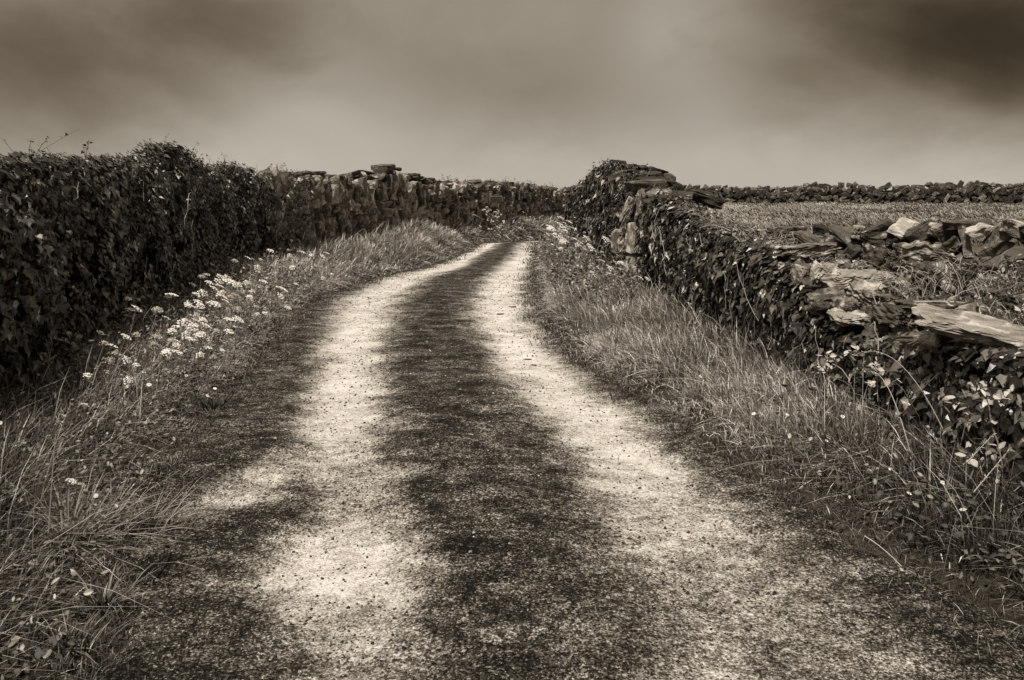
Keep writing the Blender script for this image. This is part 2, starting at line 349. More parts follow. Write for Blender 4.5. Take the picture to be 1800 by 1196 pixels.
# ------------------------------------------------------------------ stones
def hull_stone(seed, n=16, sharp=.8):
    r = np.random.default_rng(seed); bm = bmesh.new()
    for k in range(n):
        p = r.uniform(-1, 1, 3); p = p/np.max(np.abs(p)); p = p*(sharp + (1 - sharp)*r.random(3))*(.86 + .14*r.random())
        bm.verts.new(p*.5)
    for c in ((-1, -1, -1), (1, -1, -1), (1, 1, -1), (-1, 1, -1), (-1, -1, 1), (1, -1, 1), (1, 1, 1), (-1, 1, 1)):
        if r.random() < .75: bm.verts.new(np.array(c)*.5*(.68 + .28*r.random(3)))
    res = bmesh.ops.convex_hull(bm, input=bm.verts)
    bmesh.ops.delete(bm, geom=list({e for e in res['geom_interior'] + res['geom_unused'] if isinstance(e, bmesh.types.BMVert)}), context='VERTS')
    bmesh.ops.bevel(bm, geom=list(bm.edges), offset=.035, segments=1, affect='EDGES', clamp_overlap=True)
    bmesh.ops.triangulate(bm, faces=bm.faces)
    bmesh.ops.subdivide_edges(bm, edges=[e for e in bm.edges if e.calc_length() > .12], cuts=3 if seed < 200 else 1, use_grid_fill=True)
    bmesh.ops.triangulate(bm, faces=bm.faces); bm.verts.ensure_lookup_table(); bm.verts.index_update()
    V = np.array([v.co[:] for v in bm.verts])
    for c in range(3):
        V[:, c] += .045*vnoise(V[:, (c + 1) % 3]*1.0, V[:, (c + 2) % 3], 5, seed + c) + .022*vnoise(V[:, (c + 1) % 3] + V[:, c], V[:, (c + 2) % 3]*1.5, 14, seed + 7 + c)
    lay = np.sin(np.floor(V[:, 2]*6 + .5*vnoise(V[:, 0], V[:, 1], 4, seed))*7.7); V[:, :2] *= (1 + .05*lay)[:, None]
    F = np.array([[v.index for v in f.verts] for f in bm.faces]); bm.free()
    return V, F
POOL = [hull_stone(100 + k) for k in range(28)]; POOL_FINE = POOL; POOL_FAR = [hull_stone(300 + k) for k in range(20)]
def rot(rx, ry, rz):
    return np.array(Matrix.Rotation(rz, 3, 'Z') @ Matrix.Rotation(ry, 3, 'Y') @ Matrix.Rotation(rx, 3, 'X'))
def put_stone(acc, pos, dims, rx, ry, rz, tone=None):
    V, F = POOL[random.randrange(len(POOL))]
    L = V*np.array(dims); acc.add(L @ rot(rx, ry, rz).T + np.array(pos), F3=F, tone=random.random() if tone is None else tone, loc=L + np.array([random.uniform(-9, 9) for _ in range(3)]))
class Path:
    def __init__(s, P):
        P = np.array(P, float); s.P = P; d = np.hypot(*np.diff(P, axis=0).T); s.S = np.concatenate([[0], np.cumsum(d)]); s.len = s.S[-1]
    def at(s, t): return np.interp(t, s.S, s.P[:, 0]), np.interp(t, s.S, s.P[:, 1])
    def tan(s, t):
        a = s.at(np.asarray(t) - .35); b = s.at(np.asarray(t) + .35); dx, dy = b[0] - a[0], b[1] - a[1]; l = np.hypot(dx, dy) + 1e-9
        return dx/l, dy/l
    def s_of_y(s, y): return np.interp(y, s.P[:, 1], s.S)
pLW, pRW, pRR, pFW = Path(LW), Path(RW), Path(RR), Path(FW)
def ltop(y): return .03*np.sin(np.asarray(y)*3.1) + .02*np.sin(np.asarray(y)*7.3 + 1) + np.interp(y, [p[0] for p in LTOP], [p[1] for p in LTOP])
def rfront(t): return np.interp(t, pRW.S, [r[2] for r in RWT])
def core(acc, rows, tone=.3):
    """rows: list of profiles (k points each) lofted along the wall"""
    A = np.array(rows); m, k, _ = A.shape; i = (np.arange(k - 1)[None, :] + k*np.arange(m - 1)[:, None]).ravel()
    acc.add(A.reshape(-1, 3), F4=np.stack([i, i + 1, i + k + 1, i + k], 1), tone=tone)
def face_stones(acc, path, s0, s1, side, base, top, w, h, d, tiltr=.15, upright=0., inset=.04, tone=(0, 1), lean=0.):
    z = None; row = 0; zlo = min(base(s0), base(s1), base((s0+s1)/2)) - .05
    zhi = max(top(s) for s in np.linspace(s0, s1, 40)) + h
    while zlo + row*h*.82 < zhi:
        zc0 = zlo + (row + .5)*h*.82; s = s0 + random.random()*w
        while s < s1:
            up = random.random() < upright
            ww = (h if up else w)*random.uniform(.6, 1.35); hh = (w if up else h)*random.uniform(.75, 1.25)
            sc = s + ww/2; zc = zc0 + random.uniform(-.25, .25)*h
            if base(sc) - .1 < zc < top(sc) - .25*h:
                x, y = path.at(sc); tx, ty = path.tan(sc); nx, ny = -ty*side, tx*side
                off = -d/2 + inset + random.uniform(-.07, .08)
                put_stone(acc, (x + nx*off, y + ny*off, zc), (ww*1.12, d, hh*1.1), random.gauss(0, .12), random.gauss(lean, tiltr), math.atan2(ty, tx) + random.gauss(0, .15), random.uniform(*tone))
            s += ww*.9
        row += 1
def crest(parent, path, s0, s1, side, top, w, h, d, off, mat, name='coping_stone', lean=0., jit=.5, maxn=100, rows=1):
    """loose stones along the top, each a part of the wall"""
    s = s0; n = 0
    protos = []
    for k in range(9):
        V, F = POOL[k*3]; L = V*np.array((w, d, h)); me = mesh_from('coping_stone', L, [F], np.full(len(L), random.uniform(.1, .9)), L + k*3.1)
        me.materials.append(mat); protos.append(me)
    while s < s1 and n < maxn:
        k = random.uniform(.6, 1.3); x, y = path.at(s); tx, ty = path.tan(s); nx, ny = -ty*side, tx*side
        o = bpy.data.objects.new(name, random.choice(protos)); col.objects.link(o); o.parent = parent
        hh = random.uniform(.7, 1.3)
        o.scale = (k, random.uniform(.8, 1.2), hh)
        o.location = (x + nx*off + random.uniform(-.05, .05), y + ny*off + random.uniform(-.05, .05), top(s) + h*hh*.32 + random.uniform(-.04, .04))
        o.rotation_euler = (random.gauss(0, .15), random.gauss(lean, jit), math.atan2(ty, tx) + random.gauss(0, .35))
        s += w*k*.86; n += 1

# left wall
lw = thing('dry_stone_wall', 'long tall dry stone wall left of the lane, ivy on its near half and bare upright stones beyond', 'stone wall', (-4.35, 10, 0))
def at_world(o, parent): o.parent = parent; o.matrix_parent_inverse = Matrix.Translation(parent.location).inverted(); return o
def lbase(s): x, y = pLW.at(s); return float(gz(np.array([x + .1]), np.array([y]))[0])
def ltop_s(s): return float(ltop(pLW.at(s)[1]))
acc = Acc(); rows = []
for s in np.arange(0, pLW.len, .3):
    x, y = pLW.at(s); tx, ty = pLW.tan(s); nx, ny = ty, -tx; t = ltop_s(s) - .09; b = -.4
    rows.append([(x - nx*.14, y - ny*.14, b), (x - nx*.13, y - ny*.13, t - .06), (x - nx*.3, y - ny*.3, t), (x - nx*.6, y - ny*.6, t), (x - nx*.75, y - ny*.75, b)])
core(acc, rows); at_world(obj('wall_core', acc.mesh('wall_core'), M['soil']), lw)
acc = Acc()
sA, sB = pLW.s_of_y(14.4), pLW.s_of_y(24.5)
face_stones(acc, pLW, sA, sB, -1, lbase, ltop_s, .50, .25, .4, .18, .55, .08, (.1, 1))
face_stones(acc, pLW, sB, pLW.len, -1, lbase, ltop_s, .42, .24, .4, .2, .2, .12, (0, .9))
face_stones(acc, pLW, pLW.s_of_y(-1), sA, -1, lambda s: ltop_s(s) - .7, ltop_s, .45, .2, .35, .1, .1, -.02, (0, .5))
at_world(obj('stonework', acc.mesh('stonework'), M['stone']), lw)
emp = lw
tmp = thing('tmp', 'x', 'x'); before = set(bpy.data.objects)
crest(tmp, pLW, sA, pLW.s_of_y(38), -1, lambda s: ltop_s(s) - .06, .50, .16, .55, -.35, M['stone_dark'], lean=.0, jit=.13, maxn=75)
for (s_y, dz) in ((20.6, .08), (20.9, .14), (21.2, .08)):
    crest(tmp, pLW, pLW.s_of_y(s_y), pLW.s_of_y(s_y) + .2, -1, lambda s: ltop_s(s) - .05 + dz, .5, .14, .5, -.3, M['stone_dark'], jit=.08, maxn=1)
for c in list(tmp.children): at_world(c, lw)
bpy.data.objects.remove(tmp)

# right wall
rw = thing('dry_stone_wall', 'low broken dry stone wall right of the lane, ivy on its face and rubble on its ledge', 'stone wall', (2.5, 8, 0))
def rbase(s): x, y = pRW.at(s); return float(gz(np.array([x - .1]), np.array([y]))[0])
acc = Acc(); rows = []
for k, s in enumerate(np.arange(0, pRW.len, .22)):
    f = np.interp(s, pRW.S, np.arange(len(RWT))); i0 = int(f); i1 = min(i0 + 1, len(RWT) - 1); u = f - i0; r = [RWT[i0][j]*(1 - u) + RWT[i1][j]*u for j in range(7)]
    j1, j2 = random.uniform(-.04, .04), random.uniform(-.04, .04)
    rows.append([(r[0] + .14, r[1], -.4), (r[0] + .15, r[1], r[2] - .16), (r[0]*.75 + r[3]*.25 + .04, r[1]*.75 + r[4]*.25, r[2] - .03 + j1), (r[0]*.4 + r[3]*.6, r[1]*.4 + r[4]*.6, (r[2] + r[5])/2 + j2), (r[3], r[4], r[5] - .04), (r[3] + .35, r[4] + .15, .8)])
core(acc, rows, .8); at_world(obj('wall_core', acc.mesh('wall_core'), M['moss']), rw)
acc = Acc()
s9 = pRW.s_of_y(9)
face_stones(acc, pRW, s9, pRW.s_of_y(25), 1, rbase, lambda s: float(rfront(s)), .42, .17, .4, .10, .15, .05, (0, .7))
face_stones(acc, pRW, pRW.s_of_y(-1), s9, 1, rbase, lambda s: float(rfront(s)), .42, .2, .4, .2, .1, .0, (0, .6))
# rear crest stonework, dark and open, behind the ledge
def rcrest(s): return float(np.interp(s, pRR.S, [r[6] for r in RWT]))
def rledge(s): return float(np.interp(s, pRR.S, [r[5] for r in RWT]))
face_stones(acc, pRR, pRR.s_of_y(-1), pRR.s_of_y(9.2), 1, lambda s: rledge(s) - .15, lambda s: rledge(s) + .17, .34, .17, .32, .35, .1, .12, (0, .35))
at_world(obj('stonework', acc.mesh('stonework'), M['stone']), rw); acc = Acc()
# stepped pile of flat stones on the far high part
for (px, py, pz, wx) in ((1.95, 11.6, 1.70, .9), (2.2, 12.0, 1.75, 1.0), (2.45, 12.6, 1.72, .8), (2.1, 12.7, 1.84, .8), (2.3, 13.2, 1.86, .8), (1.9, 13.3, 1.93, .7), (2.4, 13.9, 1.92, .8), (2.05, 14.0, 2.0, .7), (2.35, 14.3, 2.02, .5), (2.55, 14.2, 1.95, .6), (2.05, 15.2, 2.14, .6), (2.45, 11.0, 1.56, .9), (2.6, 10.6, 1.49, .9), (2.75, 11.6, 1.55, .7), (2.62, 13.2, 1.82, .4), (2.1, 16.2, 2.1, .7), (2.0, 17.5, 2.02, .7), (2.0, 18.8, 1.85, .8)):
    put_stone(acc, (px, py, pz), (wx*random.uniform(.35, .8), random.uniform(.3, .55), random.uniform(.10, .24)), random.gauss(0, .10), random.gauss(.08, .16), random.gauss(0, .3), random.uniform(.1, .6))
at_world(obj('cap_stones', acc.mesh('cap_stones'), M['stone_dark']), rw)
# crest coping of big loose stones, light showing through between them
def coping(x, y, z, dims, ry, rz, seed, mat='stone', tone=.4, rx=0.):
    V, F = POOL[seed % len(POOL)]; L = V*np.array(dims); me = mesh_from('coping_stone', L, [F], np.full(len(L), tone), L + seed*1.7)
    o = obj('coping_stone', me, M[mat]); o.location = (x, y, z); o.rotation_euler = (rx, ry, rz); return at_world(o, rw)
def PX(px, d): return (px - 900)/1400*d
def PZ(py, d): return EYE - (py - 340)/1400*d
def rr_d(px):
    """depth of the rear crest line where the eye meets it"""
    t = np.linspace(0, pRR.len, 800); x, y = pRR.at(t); k = (y > .5) & (y < 12); a = x[k]/y[k]; i = np.argmin(np.abs(a - (px - 900)/1400)); return y[k][i]
for k, (px, py, w_, h_, tilt, tn, mt) in enumerate(((1345, 405, .30, .10, .1, .5, 'stone'), (1385, 402, .24, .12, -.2, .4, 'stone'), (1438, 402, .20, .14, .35, .1, 'stone_dark'), (1475, 412, .32, .15, .5, .3, 'stone'), (1500, 403, .14, .14, .2, .8, 'stone'), (1535, 402, .34, .16, -.5, .2, 'stone'), (1578, 394, .22, .19, .35, .9, 'stone_pale'), (1575, 415, .26, .18, .2, .1, 'stone_dark'), (1618, 402, .30, .18, -.6, .3, 'stone'), (1612, 425, .28, .15, -.7, .4, 'stone'), (1640, 400, .18, .14, .3, .6, 'stone'), (1660, 402, .24, .2, -.4, .3, 'stone_dark'), (1690, 389, .40, .09, -.03, .2, 'stone'), (1686, 418, .09, .34, -.15, .7, 'stone'), (1712, 398, .19, .17, .6, .7, 'stone_pale'), (1745, 405, .22, .17, -.5, .5, 'stone'), (1735, 430, .3, .14, -.6, .3, 'stone'), (1780, 398, .3, .18, .4, .4, 'stone'), (1815, 402, .3, .2, -.3, .2, 'stone'), (1545, 425, .2, .16, -.2, .2, 'stone_dark'), (1650, 432, .2, .12, .0, .5, 'stone'), (1668, 425, .2, .14, -.7, .3, 'stone'))):
    d = rr_d(px); coping(PX(px, d) + .05, d + .0, PZ(py + 6, d), (w_, .30, h_), tilt, -.6 + random.uniform(-.3, .3), 40 + k, mt, tn)
x = 4.9
for k in range(10):
    coping(x, 5.3 - (x - 4.9)*1.15, 1.28, (.34, .32, .2), random.gauss(0, .4), -.6 + random.gauss(0, .2), 70 + k); x += .27

acc = Acc()
for q in range(80):
    t = random.uniform(4.2, 8.5); f = float(np.interp(t, [r_[1] for r_ in RWT], range(len(RWT)))); i0 = int(f); u = f - i0; a_, b_ = RWT[i0], RWT[i0 + 1]; r_ = [a_[j]*(1 - u) + b_[j]*u for j in range(7)]; v = random.uniform(.12, .95)
    put_stone(acc, (r_[0]*(1 - v) + r_[3]*v, r_[1]*(1 - v) + r_[4]*v, r_[2]*(1 - v) + r_[5]*v + .0), (random.uniform(.12, .34), random.uniform(.12, .25), random.uniform(.06, .14)), random.gauss(0, .3), random.gauss(0, .3), random.uniform(0, 3), random.uniform(.1, .8))
at_world(obj('rubble', acc.mesh('rubble'), M['stone']), rw)
# rubble on the ledge: weathered slabs, each lying loose
def slab(dims, seed, taper=.15, cuts=16, warp=1.0):
    bm = bmesh.new(); bmesh.ops.create_cube(bm, size=1)
    bmesh.ops.subdivide_edges(bm, edges=bm.edges, cuts=cuts, use_grid_fill=True)
    V = np.array([v.co[:] for v in bm.verts]); bm.verts.index_update(); F = np.array([[v.index for v in f.verts] for f in bm.faces]); bm.free()
    r = np.random.default_rng(seed); a = V*2
    # irregular outline
    ang = vnoise(V[:, 0]*3 + seed, V[:, 1]*3, 2, seed)
    edge = np.max(np.abs(a), 1)
    V[:, 0] *= 1 + .10*warp*vnoise(V[:, 1]*4, V[:, 2]*6 + seed, 1.6, seed + 1); V[:, 1] *= 1 - taper*V[:, 0] + .16*warp*vnoise(V[:, 0]*5, V[:, 2]*4 + seed, 1.7, seed + 2)
    V[:, 2] *= 1 - taper*V[:, 0]*1.2 + .22*warp*vnoise(V[:, 0]*4 + seed, V[:, 1]*4, 1.7, seed + 3)
    # strata: ledges run the length of the stone
    lay = np.floor(V[:, 2]*7 + .6*vnoise(V[:, 0]*3, V[:, 1]*2, 1.5, seed + 5))
    sh = np.sin(lay*12.9898 + seed)*.5
    side = np.abs(a[:, 1]) > .92; V[side, 1] += (sh[side]*.10 + .05*vnoise(V[side, 0]*14, V[side, 2]*18, 2, seed + 6))*np.sign(a[side, 1])*1
    top = np.abs(a[:, 2]) > .92; V[top, 2] += .07*vnoise(V[top, 0]*3, V[top, 1]*22, 2.2, seed + 7)
    end = np.abs(a[:, 0]) > .92; V[end, 0] += (sh[end]*.07)*np.sign(a[end, 0])
    rnd = sst(1.5, 3.0, np.abs(a).sum(1)); V *= (1 - .13*rnd)[:, None]
    L = V*np.array(dims)
    return mesh_from('slab', L, [F], np.clip(.5 + .3*vnoise(V[:, 0]*5, V[:, 1]*5, 2, seed), 0, 1), L + seed*2.3)
def ledge_stone(px, py, d, dims, rx, ry, rz, seed, mat, label, group='loose stones on the ledge of the right wall', taper=.15):
    o = obj('loose_stone', slab(dims, seed, taper), M[mat]); o.location = (PX(px, d), d, PZ(py, d)); o.rotation_euler = (rx, ry, rz)
    tag(o, label, 'stone', group)
ledge_stone(1738, 583, 4.65, (.74, .26, .09), .25, .20, -.30, 1, 'stone_pale', 'long pale grained slab tilting down right on the ivy at the wall near end')
ledge_stone(1503, 492, 6.55, (.56, .26, .13), .15, -.02, .1, 2, 'stone_pale', 'brightest pale slab with split grain, lying across the top of the rubble heap')
ledge_stone(1450, 484, 6.6, (.22, .24, .17), .2, .1, -.2, 3, 'stone_pale', 'blocky pale stone butted against the left end of the brightest slab')
ledge_stone(1412, 486, 6.75, (.18, .22, .15), .0, .1, .3, 4, 'stone', 'banded grey block at the left edge of the rubble heap, half in ivy')
ledge_stone(1526, 512, 6.3, (.26, .22, .11), .2, -.12, .2, 5, 'stone_pale', 'grey stone with a slanting flat top just below the brightest slab')
ledge_stone(1545, 528, 6.15, (.24, .22, .11), .1, .15, -.1, 6, 'stone', 'curved dark bedded stone at the right edge of the rubble heap')
ledge_stone(1488, 540, 6.1, (.16, .18, .13), .1, .0, .2, 7, 'stone', 'small round-topped stone under the middle of the rubble heap')
ledge_stone(1500, 556, 6.0, (.30, .24, .07), .15, -.05, .0, 8, 'stone_pale', 'flat pale-topped stone lowest in the rubble heap above the ivy')
ledge_stone(1536, 556, 5.95, (.15, .18, .13), .0, .2, .3, 9, 'stone_dark', 'small dark stone wedged at the lower right corner of the rubble heap')
ledge_stone(1455, 528, 6.3, (.30, .24, .12), .2, -.3, .0, 10, 'stone_dark', 'dark stone under the left end of the brightest slab')
ledge_stone(1420, 440, 7.4, (.55, .3, .10), .0, -.08, .1, 11, 'stone', 'long flat dark capstone with a pale upper edge between ivy and coping')
ledge_stone(1625, 452, 6.95, (.46, .26, .20), .0, .03, -.2, 12, 'stone', 'big coarse banded block under the coping row at right')
ledge_stone(1645, 488, 6.35, (.28, .26, .18), .1, .1, .1, 13, 'stone_dark', 'rounded grey boulder beside the fern on the ledge')
ledge_stone(1655, 542, 5.7, (.55, .2, .07), .05, .06, -.1, 14, 'stone_dark', 'thin dark stone strip under the dry stem just above the long pale slab')
ledge_stone(1555, 458, 7.0, (.2, .2, .16), .1, .4, .1, 15, 'stone_dark', 'dark angular stone below the coping row left of the banded block')
ledge_stone(1580, 555, 5.75, (.3, .26, .14), .1, .1, .3, 17, 'stone_dark', 'dark stone between the rubble heap and the long pale slab')

# upright pale quoins at the broken end of the high part
for k, (x, y, z, w_, h_, ry) in enumerate(((1.74, 11.15, .97, .20, .46, .05), (1.96, 11.0, .95, .19, .50, -.05), (1.76, 11.2, .52, .26, .42, .03), (2.0, 10.95, .50, .19, .36, .0), (1.80, 11.1, .15, .24, .38, .0), (1.64, 11.3, 1.36, .11, .38, .35), (1.80, 11.2, 1.34, .11, .42, .12), (1.94, 11.1, 1.36, .09, .34, .02), (1.56, 11.5, .9, .16, .36, .0), (2.06, 10.9, 1.3, .10, .26, -.1))):
    o = obj('quoin_stone', slab((h_, .30, w_), 200 + k, .05, 12, .35), M['stone_pale' if k < 6 else 'stone']); o.location = (x, y, z); o.rotation_euler = (random.gauss(0, .05), math.pi/2 + ry, random.gauss(.2, .15)); at_world(tag(o, 'pale upright stone at the stepped end of the high part'), rw)
# far field wall
fw = thing('field_wall', 'dark dry stone wall along the skyline at the far side of the field', 'stone wall', (16, 44.4, .97))
def fbase(s): return .93
def ftop(s): x, y = pFW.at(s); return 1.83 + .16*max(0, (x - 14)/13) + .06*math.sin(s*.9) + .04*math.sin(s*2.7)
acc = Acc(); rows = []
for s in np.arange(0, pFW.len, .5):
    x, y = pFW.at(s); t = ftop(s) - .12
    rows.append([(x, y + .06, .6), (x, y + .1, t), (x, y + .5, t), (x, y + .6, .6)])
core(acc, rows, .2); at_world(obj('wall_core', acc.mesh('wall_core'), M['soil']), fw)
POOL = POOL_FAR; acc = Acc(); face_stones(acc, pFW, 0, pFW.len, -1, fbase, ftop, .42, .24, .4, .55, .2, .05, (0, .75), -.35)
at_world(obj('stonework', acc.mesh('stonework'), M['stone_far']), fw); POOL = POOL_FAR + POOL_FAR
tmp = thing('tmp', 'x', 'x')
crest(tmp, pFW, 1.0, 27, -1, lambda s: ftop(s) - .04, .42, .26, .4, -.3, M['stone_far'], lean=-.3, jit=.5, maxn=100)
for c in list(tmp.children): at_world(c, fw)
bpy.data.objects.remove(tmp)

POOL = POOL_FINE
# ------------------------------------------------------------------ leaves
LEAF_V = np.array([(0, .30, -.04), (0, 0, .0), (-.30, -.10, .05), (-.52, .22, -.02), (-.30, .48, .03), (0, 1, -.12), (.30, .48, .03), (.52, .22, -.02), (.30, -.10, .05)])
LEAF_V[:, 2] += .0; LEAF_V[0, 2] = -.07
LEAF_F = np.array([(0, i, i + 1 if i < 8 else 1) for i in range(1, 9)])
OVAL_V = np.array([(0, .5, -.05), (0, 0, 0), (-.22, .2, .03), (-.30, .5, .03), (-.18, .8, 0), (0, 1, -.06), (.18, .8, 0), (.30, .5, .03), (.22, .2, .03)])
def leaves(acc, P, Nn, T, size, tone, shape=LEAF_V):
    """P points, Nn leaf normals, T tip directions (n,3)"""
    Nn = Nn/np.linalg.norm(Nn, axis=1)[:, None]; T = T - (T*Nn).sum(1)[:, None]*Nn; T = T/(np.linalg.norm(T, axis=1)[:, None] + 1e-9); B = np.cross(T, Nn)
    k = len(P); sh = np.repeat(shape[None], k, 0).copy(); sh[:, :, 0] *= rng.uniform(.7, 1.1, (k, 1)); sh[:, :, 2] *= rng.uniform(-.5, 2.0, (k, 1))
    W = P[:, None] + size[:, None, None]*(sh[:, :, :1]*B[:, None] + sh[:, :, 1:2]*T[:, None] + sh[:, :, 2:]*Nn[:, None])
    F = (LEAF_F[None] + 9*np.arange(k)[:, None, None]).reshape(-1, 3)
    t = np.repeat(tone, 9).reshape(k, 9).copy(); t[:, 0] += .12; t[:, 1] += .08
    acc.add(W.reshape(-1, 3), F3=F, tone=np.clip(t.ravel(), 0, 1))
def tube(acc, pts, r0, r1, tone=.5, sides=5):
    pts = np.array(pts, float); n = len(pts); d = np.gradient(pts, axis=0); d /= np.linalg.norm(d, axis=1)[:, None] + 1e-9
    u = np.cross(d, [.31, .17, .93]); u /= np.linalg.norm(u, axis=1)[:, None] + 1e-9; v = np.cross(d, u)
    a = np.linspace(0, 2*math.pi, sides, endpoint=False); r = np.linspace(r0, r1, n)[:, None, None]
    V = pts[:, None] + r*(np.cos(a)[None, :, None]*u[:, None] + np.sin(a)[None, :, None]*v[:, None])
    i = np.arange(sides); j = (i + 1) % sides
    F = np.concatenate([np.stack([k*sides + i, k*sides + j, (k + 1)*sides + j, (k + 1)*sides + i], 1) for k in range(n - 1)])
    acc.add(V.reshape(-1, 3), F4=F, tone=tone)
def arc(p0, p1, sag, n=9, side=(0, 0, 1), wob=.0):
    p0 = np.array(p0, float); p1 = np.array(p1, float); t = np.linspace(0, 1, n)[:, None]
    P = p0*(1 - t) + p1*t + np.array(side)*sag*4*t*(1 - t)
    if wob: P[1:-1] += rng.normal(0, wob, (n - 2, 3))
    return P
def ivy(label, path, s0, s1, side, base, top, depth_top, n, size, bulge=.16, cover=None, group=None, vines=40, loc=(0, 0, 0), shoots=0, bare=None):
    root = thing('ivy', label, 'ivy', loc, group); acc = Acc()
    s = rng.uniform(s0, s1, n*2)
    if cover: s = s[cover(s) > rng.random(len(s))]
    s = s[:n]; k = len(s)
    x, y = path.at(s); tx, ty = path.tan(s); nx, ny = -ty*side, tx*side
    b = np.array([base(v) for v in s]) if k < 1 else np.interp(s, np.linspace(s0, s1, 60), [base(v) for v in np.linspace(s0, s1, 60)])
    t = np.interp(s, np.linspace(s0, s1, 200), [top(v) for v in np.linspace(s0, s1, 200)])
    H = t - b; u = rng.uniform(0, 1, k)*(H + depth_top)
    on_top = u > H
    lump = .6*vnoise(s*1.0, np.minimum(u, H)*1.3, 3.2, 41) + .6*vnoise(s, np.minimum(u, H), 1.6, 44); lump2 = vnoise(s, np.minimum(u, H), 9, 42)
    off = .05 + bulge*(.35 + .45*lump + .2*lump2) + rng.uniform(-.07, .05, k); off = np.maximum(off, -.02)
    topr = np.where(on_top, u - H, 0)
    z = np.where(on_top, t - .07 + .4*np.abs(off) + .11*rng.random(k), b + u); zr = sst(H - .22, H, u)*.5*~on_top
    px = x + nx*(np.where(on_top, -topr + .03, off*(1 - zr))); py = y + ny*(np.where(on_top, -topr + .03, off*(1 - zr)))
    P = np.stack([px, py, z], 1)
    if bare is not None:
        keep = ~bare(s, u/H); P = P[keep]; on_top = on_top[keep]; nx = nx[keep]; ny = ny[keep]; tx = tx[keep]; ty = ty[keep]; lump = lump[keep]; k = len(P)
    Nn = np.stack([nx, ny, np.where(on_top, 1.6, .35)], 1) + rng.normal(0, .38, (k, 3))
    T = np.stack([nx*np.where(on_top, .8, .15) + tx*rng.normal(0, .5, k), ny*np.where(on_top, .8, .15) + ty*rng.normal(0, .5, k), np.where(on_top, -.1, -1.0)], 1)
    sz = size*rng.uniform(.4, 1.5, k)*(1 + .25*vnoise(s[:k]*1.0, u[:k], 1.1, 43))
    tone = np.clip(rng.beta(2, 3.2, k)*1.0 + .12*lump, 0, 1); tone[rng.random(k) < .03] = .97  # a few near-white leaves: glints painted into the leaf colour
    leaves(acc, P, Nn, T, sz, tone)
    # short leafy shoots standing up along the top
    vst = Acc()
    for q in range(shoots):
        ss = random.uniform(s0, s1); x0, y0 = path.at(ss); a0 = random.uniform(0, .3); tx0, ty0 = path.tan(ss)
        p0 = np.array([x0 + ty0*side*a0, y0 - tx0*side*a0, top(ss)]); L = random.uniform(.08, .3)
        dx = np.array([random.gauss(0, .5), random.gauss(0, .3), 1.0]); pts = arc(p0, p0 + dx*L, random.uniform(-.04, .04), 5, (1, 0, 0)); tube(vst, pts, .004, .002, .3, 3)
        kk = random.randint(4, 10); idx = rng.uniform(0, 1, kk)*4
        pp = np.stack([np.interp(idx, range(5), pts[:, c]) for c in range(3)], 1) + rng.normal(0, .015, (kk, 3))
        leaves(acc, pp, rng.normal(0, 1, (kk, 3)) + [0, -.5, .5], rng.normal(0, 1, (kk, 3)), size*.6*rng.uniform(.5, 1, kk), rng.uniform(.1, .6, kk))
    at_world(obj('foliage', acc.mesh('foliage'), M['leaf']), root)
    acc = Acc()
    for q in range(vines):
        ss = random.uniform(s0, s1 - .3); x0, y0 = path.at(ss); tx0, ty0 = path.tan(ss); b0, t0 = base(ss), top(ss); o = bulge*random.uniform(.3, 1.2) + .04
        h0 = random.uniform(b0, t0); L = random.uniform(.2, .8); c = random.uniform(-.7, .7)
        p0 = np.array([x0 - ty0*side*o, y0 + tx0*side*o, h0]); p1 = p0 + np.array([tx0*c*L, ty0*c*L, random.choice((-1, 1))*L*.6]); p1[2] = min(max(p1[2], b0), t0 + .1)
        tube(acc, arc(p0, p1, random.uniform(-.08, .12), 7, (0, 0, 1), .008), .0035, .002, random.uniform(.3, 1), 4)
    if shoots: acc.V += vst.V; acc.F4 += [f + acc.n for f in vst.F4]; acc.T += vst.T; acc.L += vst.L
    if vines: at_world(obj('vines', acc.mesh('vines'), M['stem']), root)
    return root
ivy('dense dark ivy covering the near half of the tall left wall', pLW, pLW.s_of_y(-1.0), pLW.s_of_y(16.4), -1, lambda s: lbase(s) - .1, ltop_s, .45, 42000, .057, .30, cover=lambda s: 1.0 - .93*sst(pLW.s_of_y(13.4), pLW.s_of_y(15.7), s)*(.75 + .25*vnoise(s, s*0, 3, 5)), vines=40, loc=(-4.3, 9, .3), shoots=110)
ivy('small dark ivy and plants on the far left wall beyond the bare stones', pLW, pLW.s_of_y(25), pLW.s_of_y(40), -1, lambda s: lbase(s) + .3, ltop_s, .4, 420, .085, .06, vines=10, loc=(-1, 28, 1), shoots=60)
sq0, sq1 = pRW.s_of_y(10.75), pRW.s_of_y(11.7)
ivy('glossy ivy hanging over the face of the right wall before the pale quoin stones', pRW, pRW.s_of_y(7.2), pRW.s_of_y(10.9), 1, lambda s: rbase(s) - .05, lambda s: float(rfront(s)) - .0, .30, 9000, .068, .18, vines=40, loc=(2.3, 9, .2), shoots=12)
ivy('ivy tumbling below the rubble heap and long pale slab at the near end', pRW, pRW.s_of_y(-1), pRW.s_of_y(7.3), 1, lambda s: rbase(s) - .05, lambda s: float(rfront(s)) - .04, .22, 13500, .054, .16, vines=90, loc=(3.2, 5.3, .2), shoots=16)
ivy('bushy ivy over the far high end of the right wall beside the lane crest', pRW, pRW.s_of_y(12.3), pRW.s_of_y(24), 1, lambda s: rbase(s) - .05, lambda s: float(rfront(s)) + .06, .50, 11500, .075, .30, vines=15, loc=(1.6, 17, .2), shoots=90, bare=lambda s, v: (s < pRW.s_of_y(13.6)) & (rng.random(len(s)) < .6))
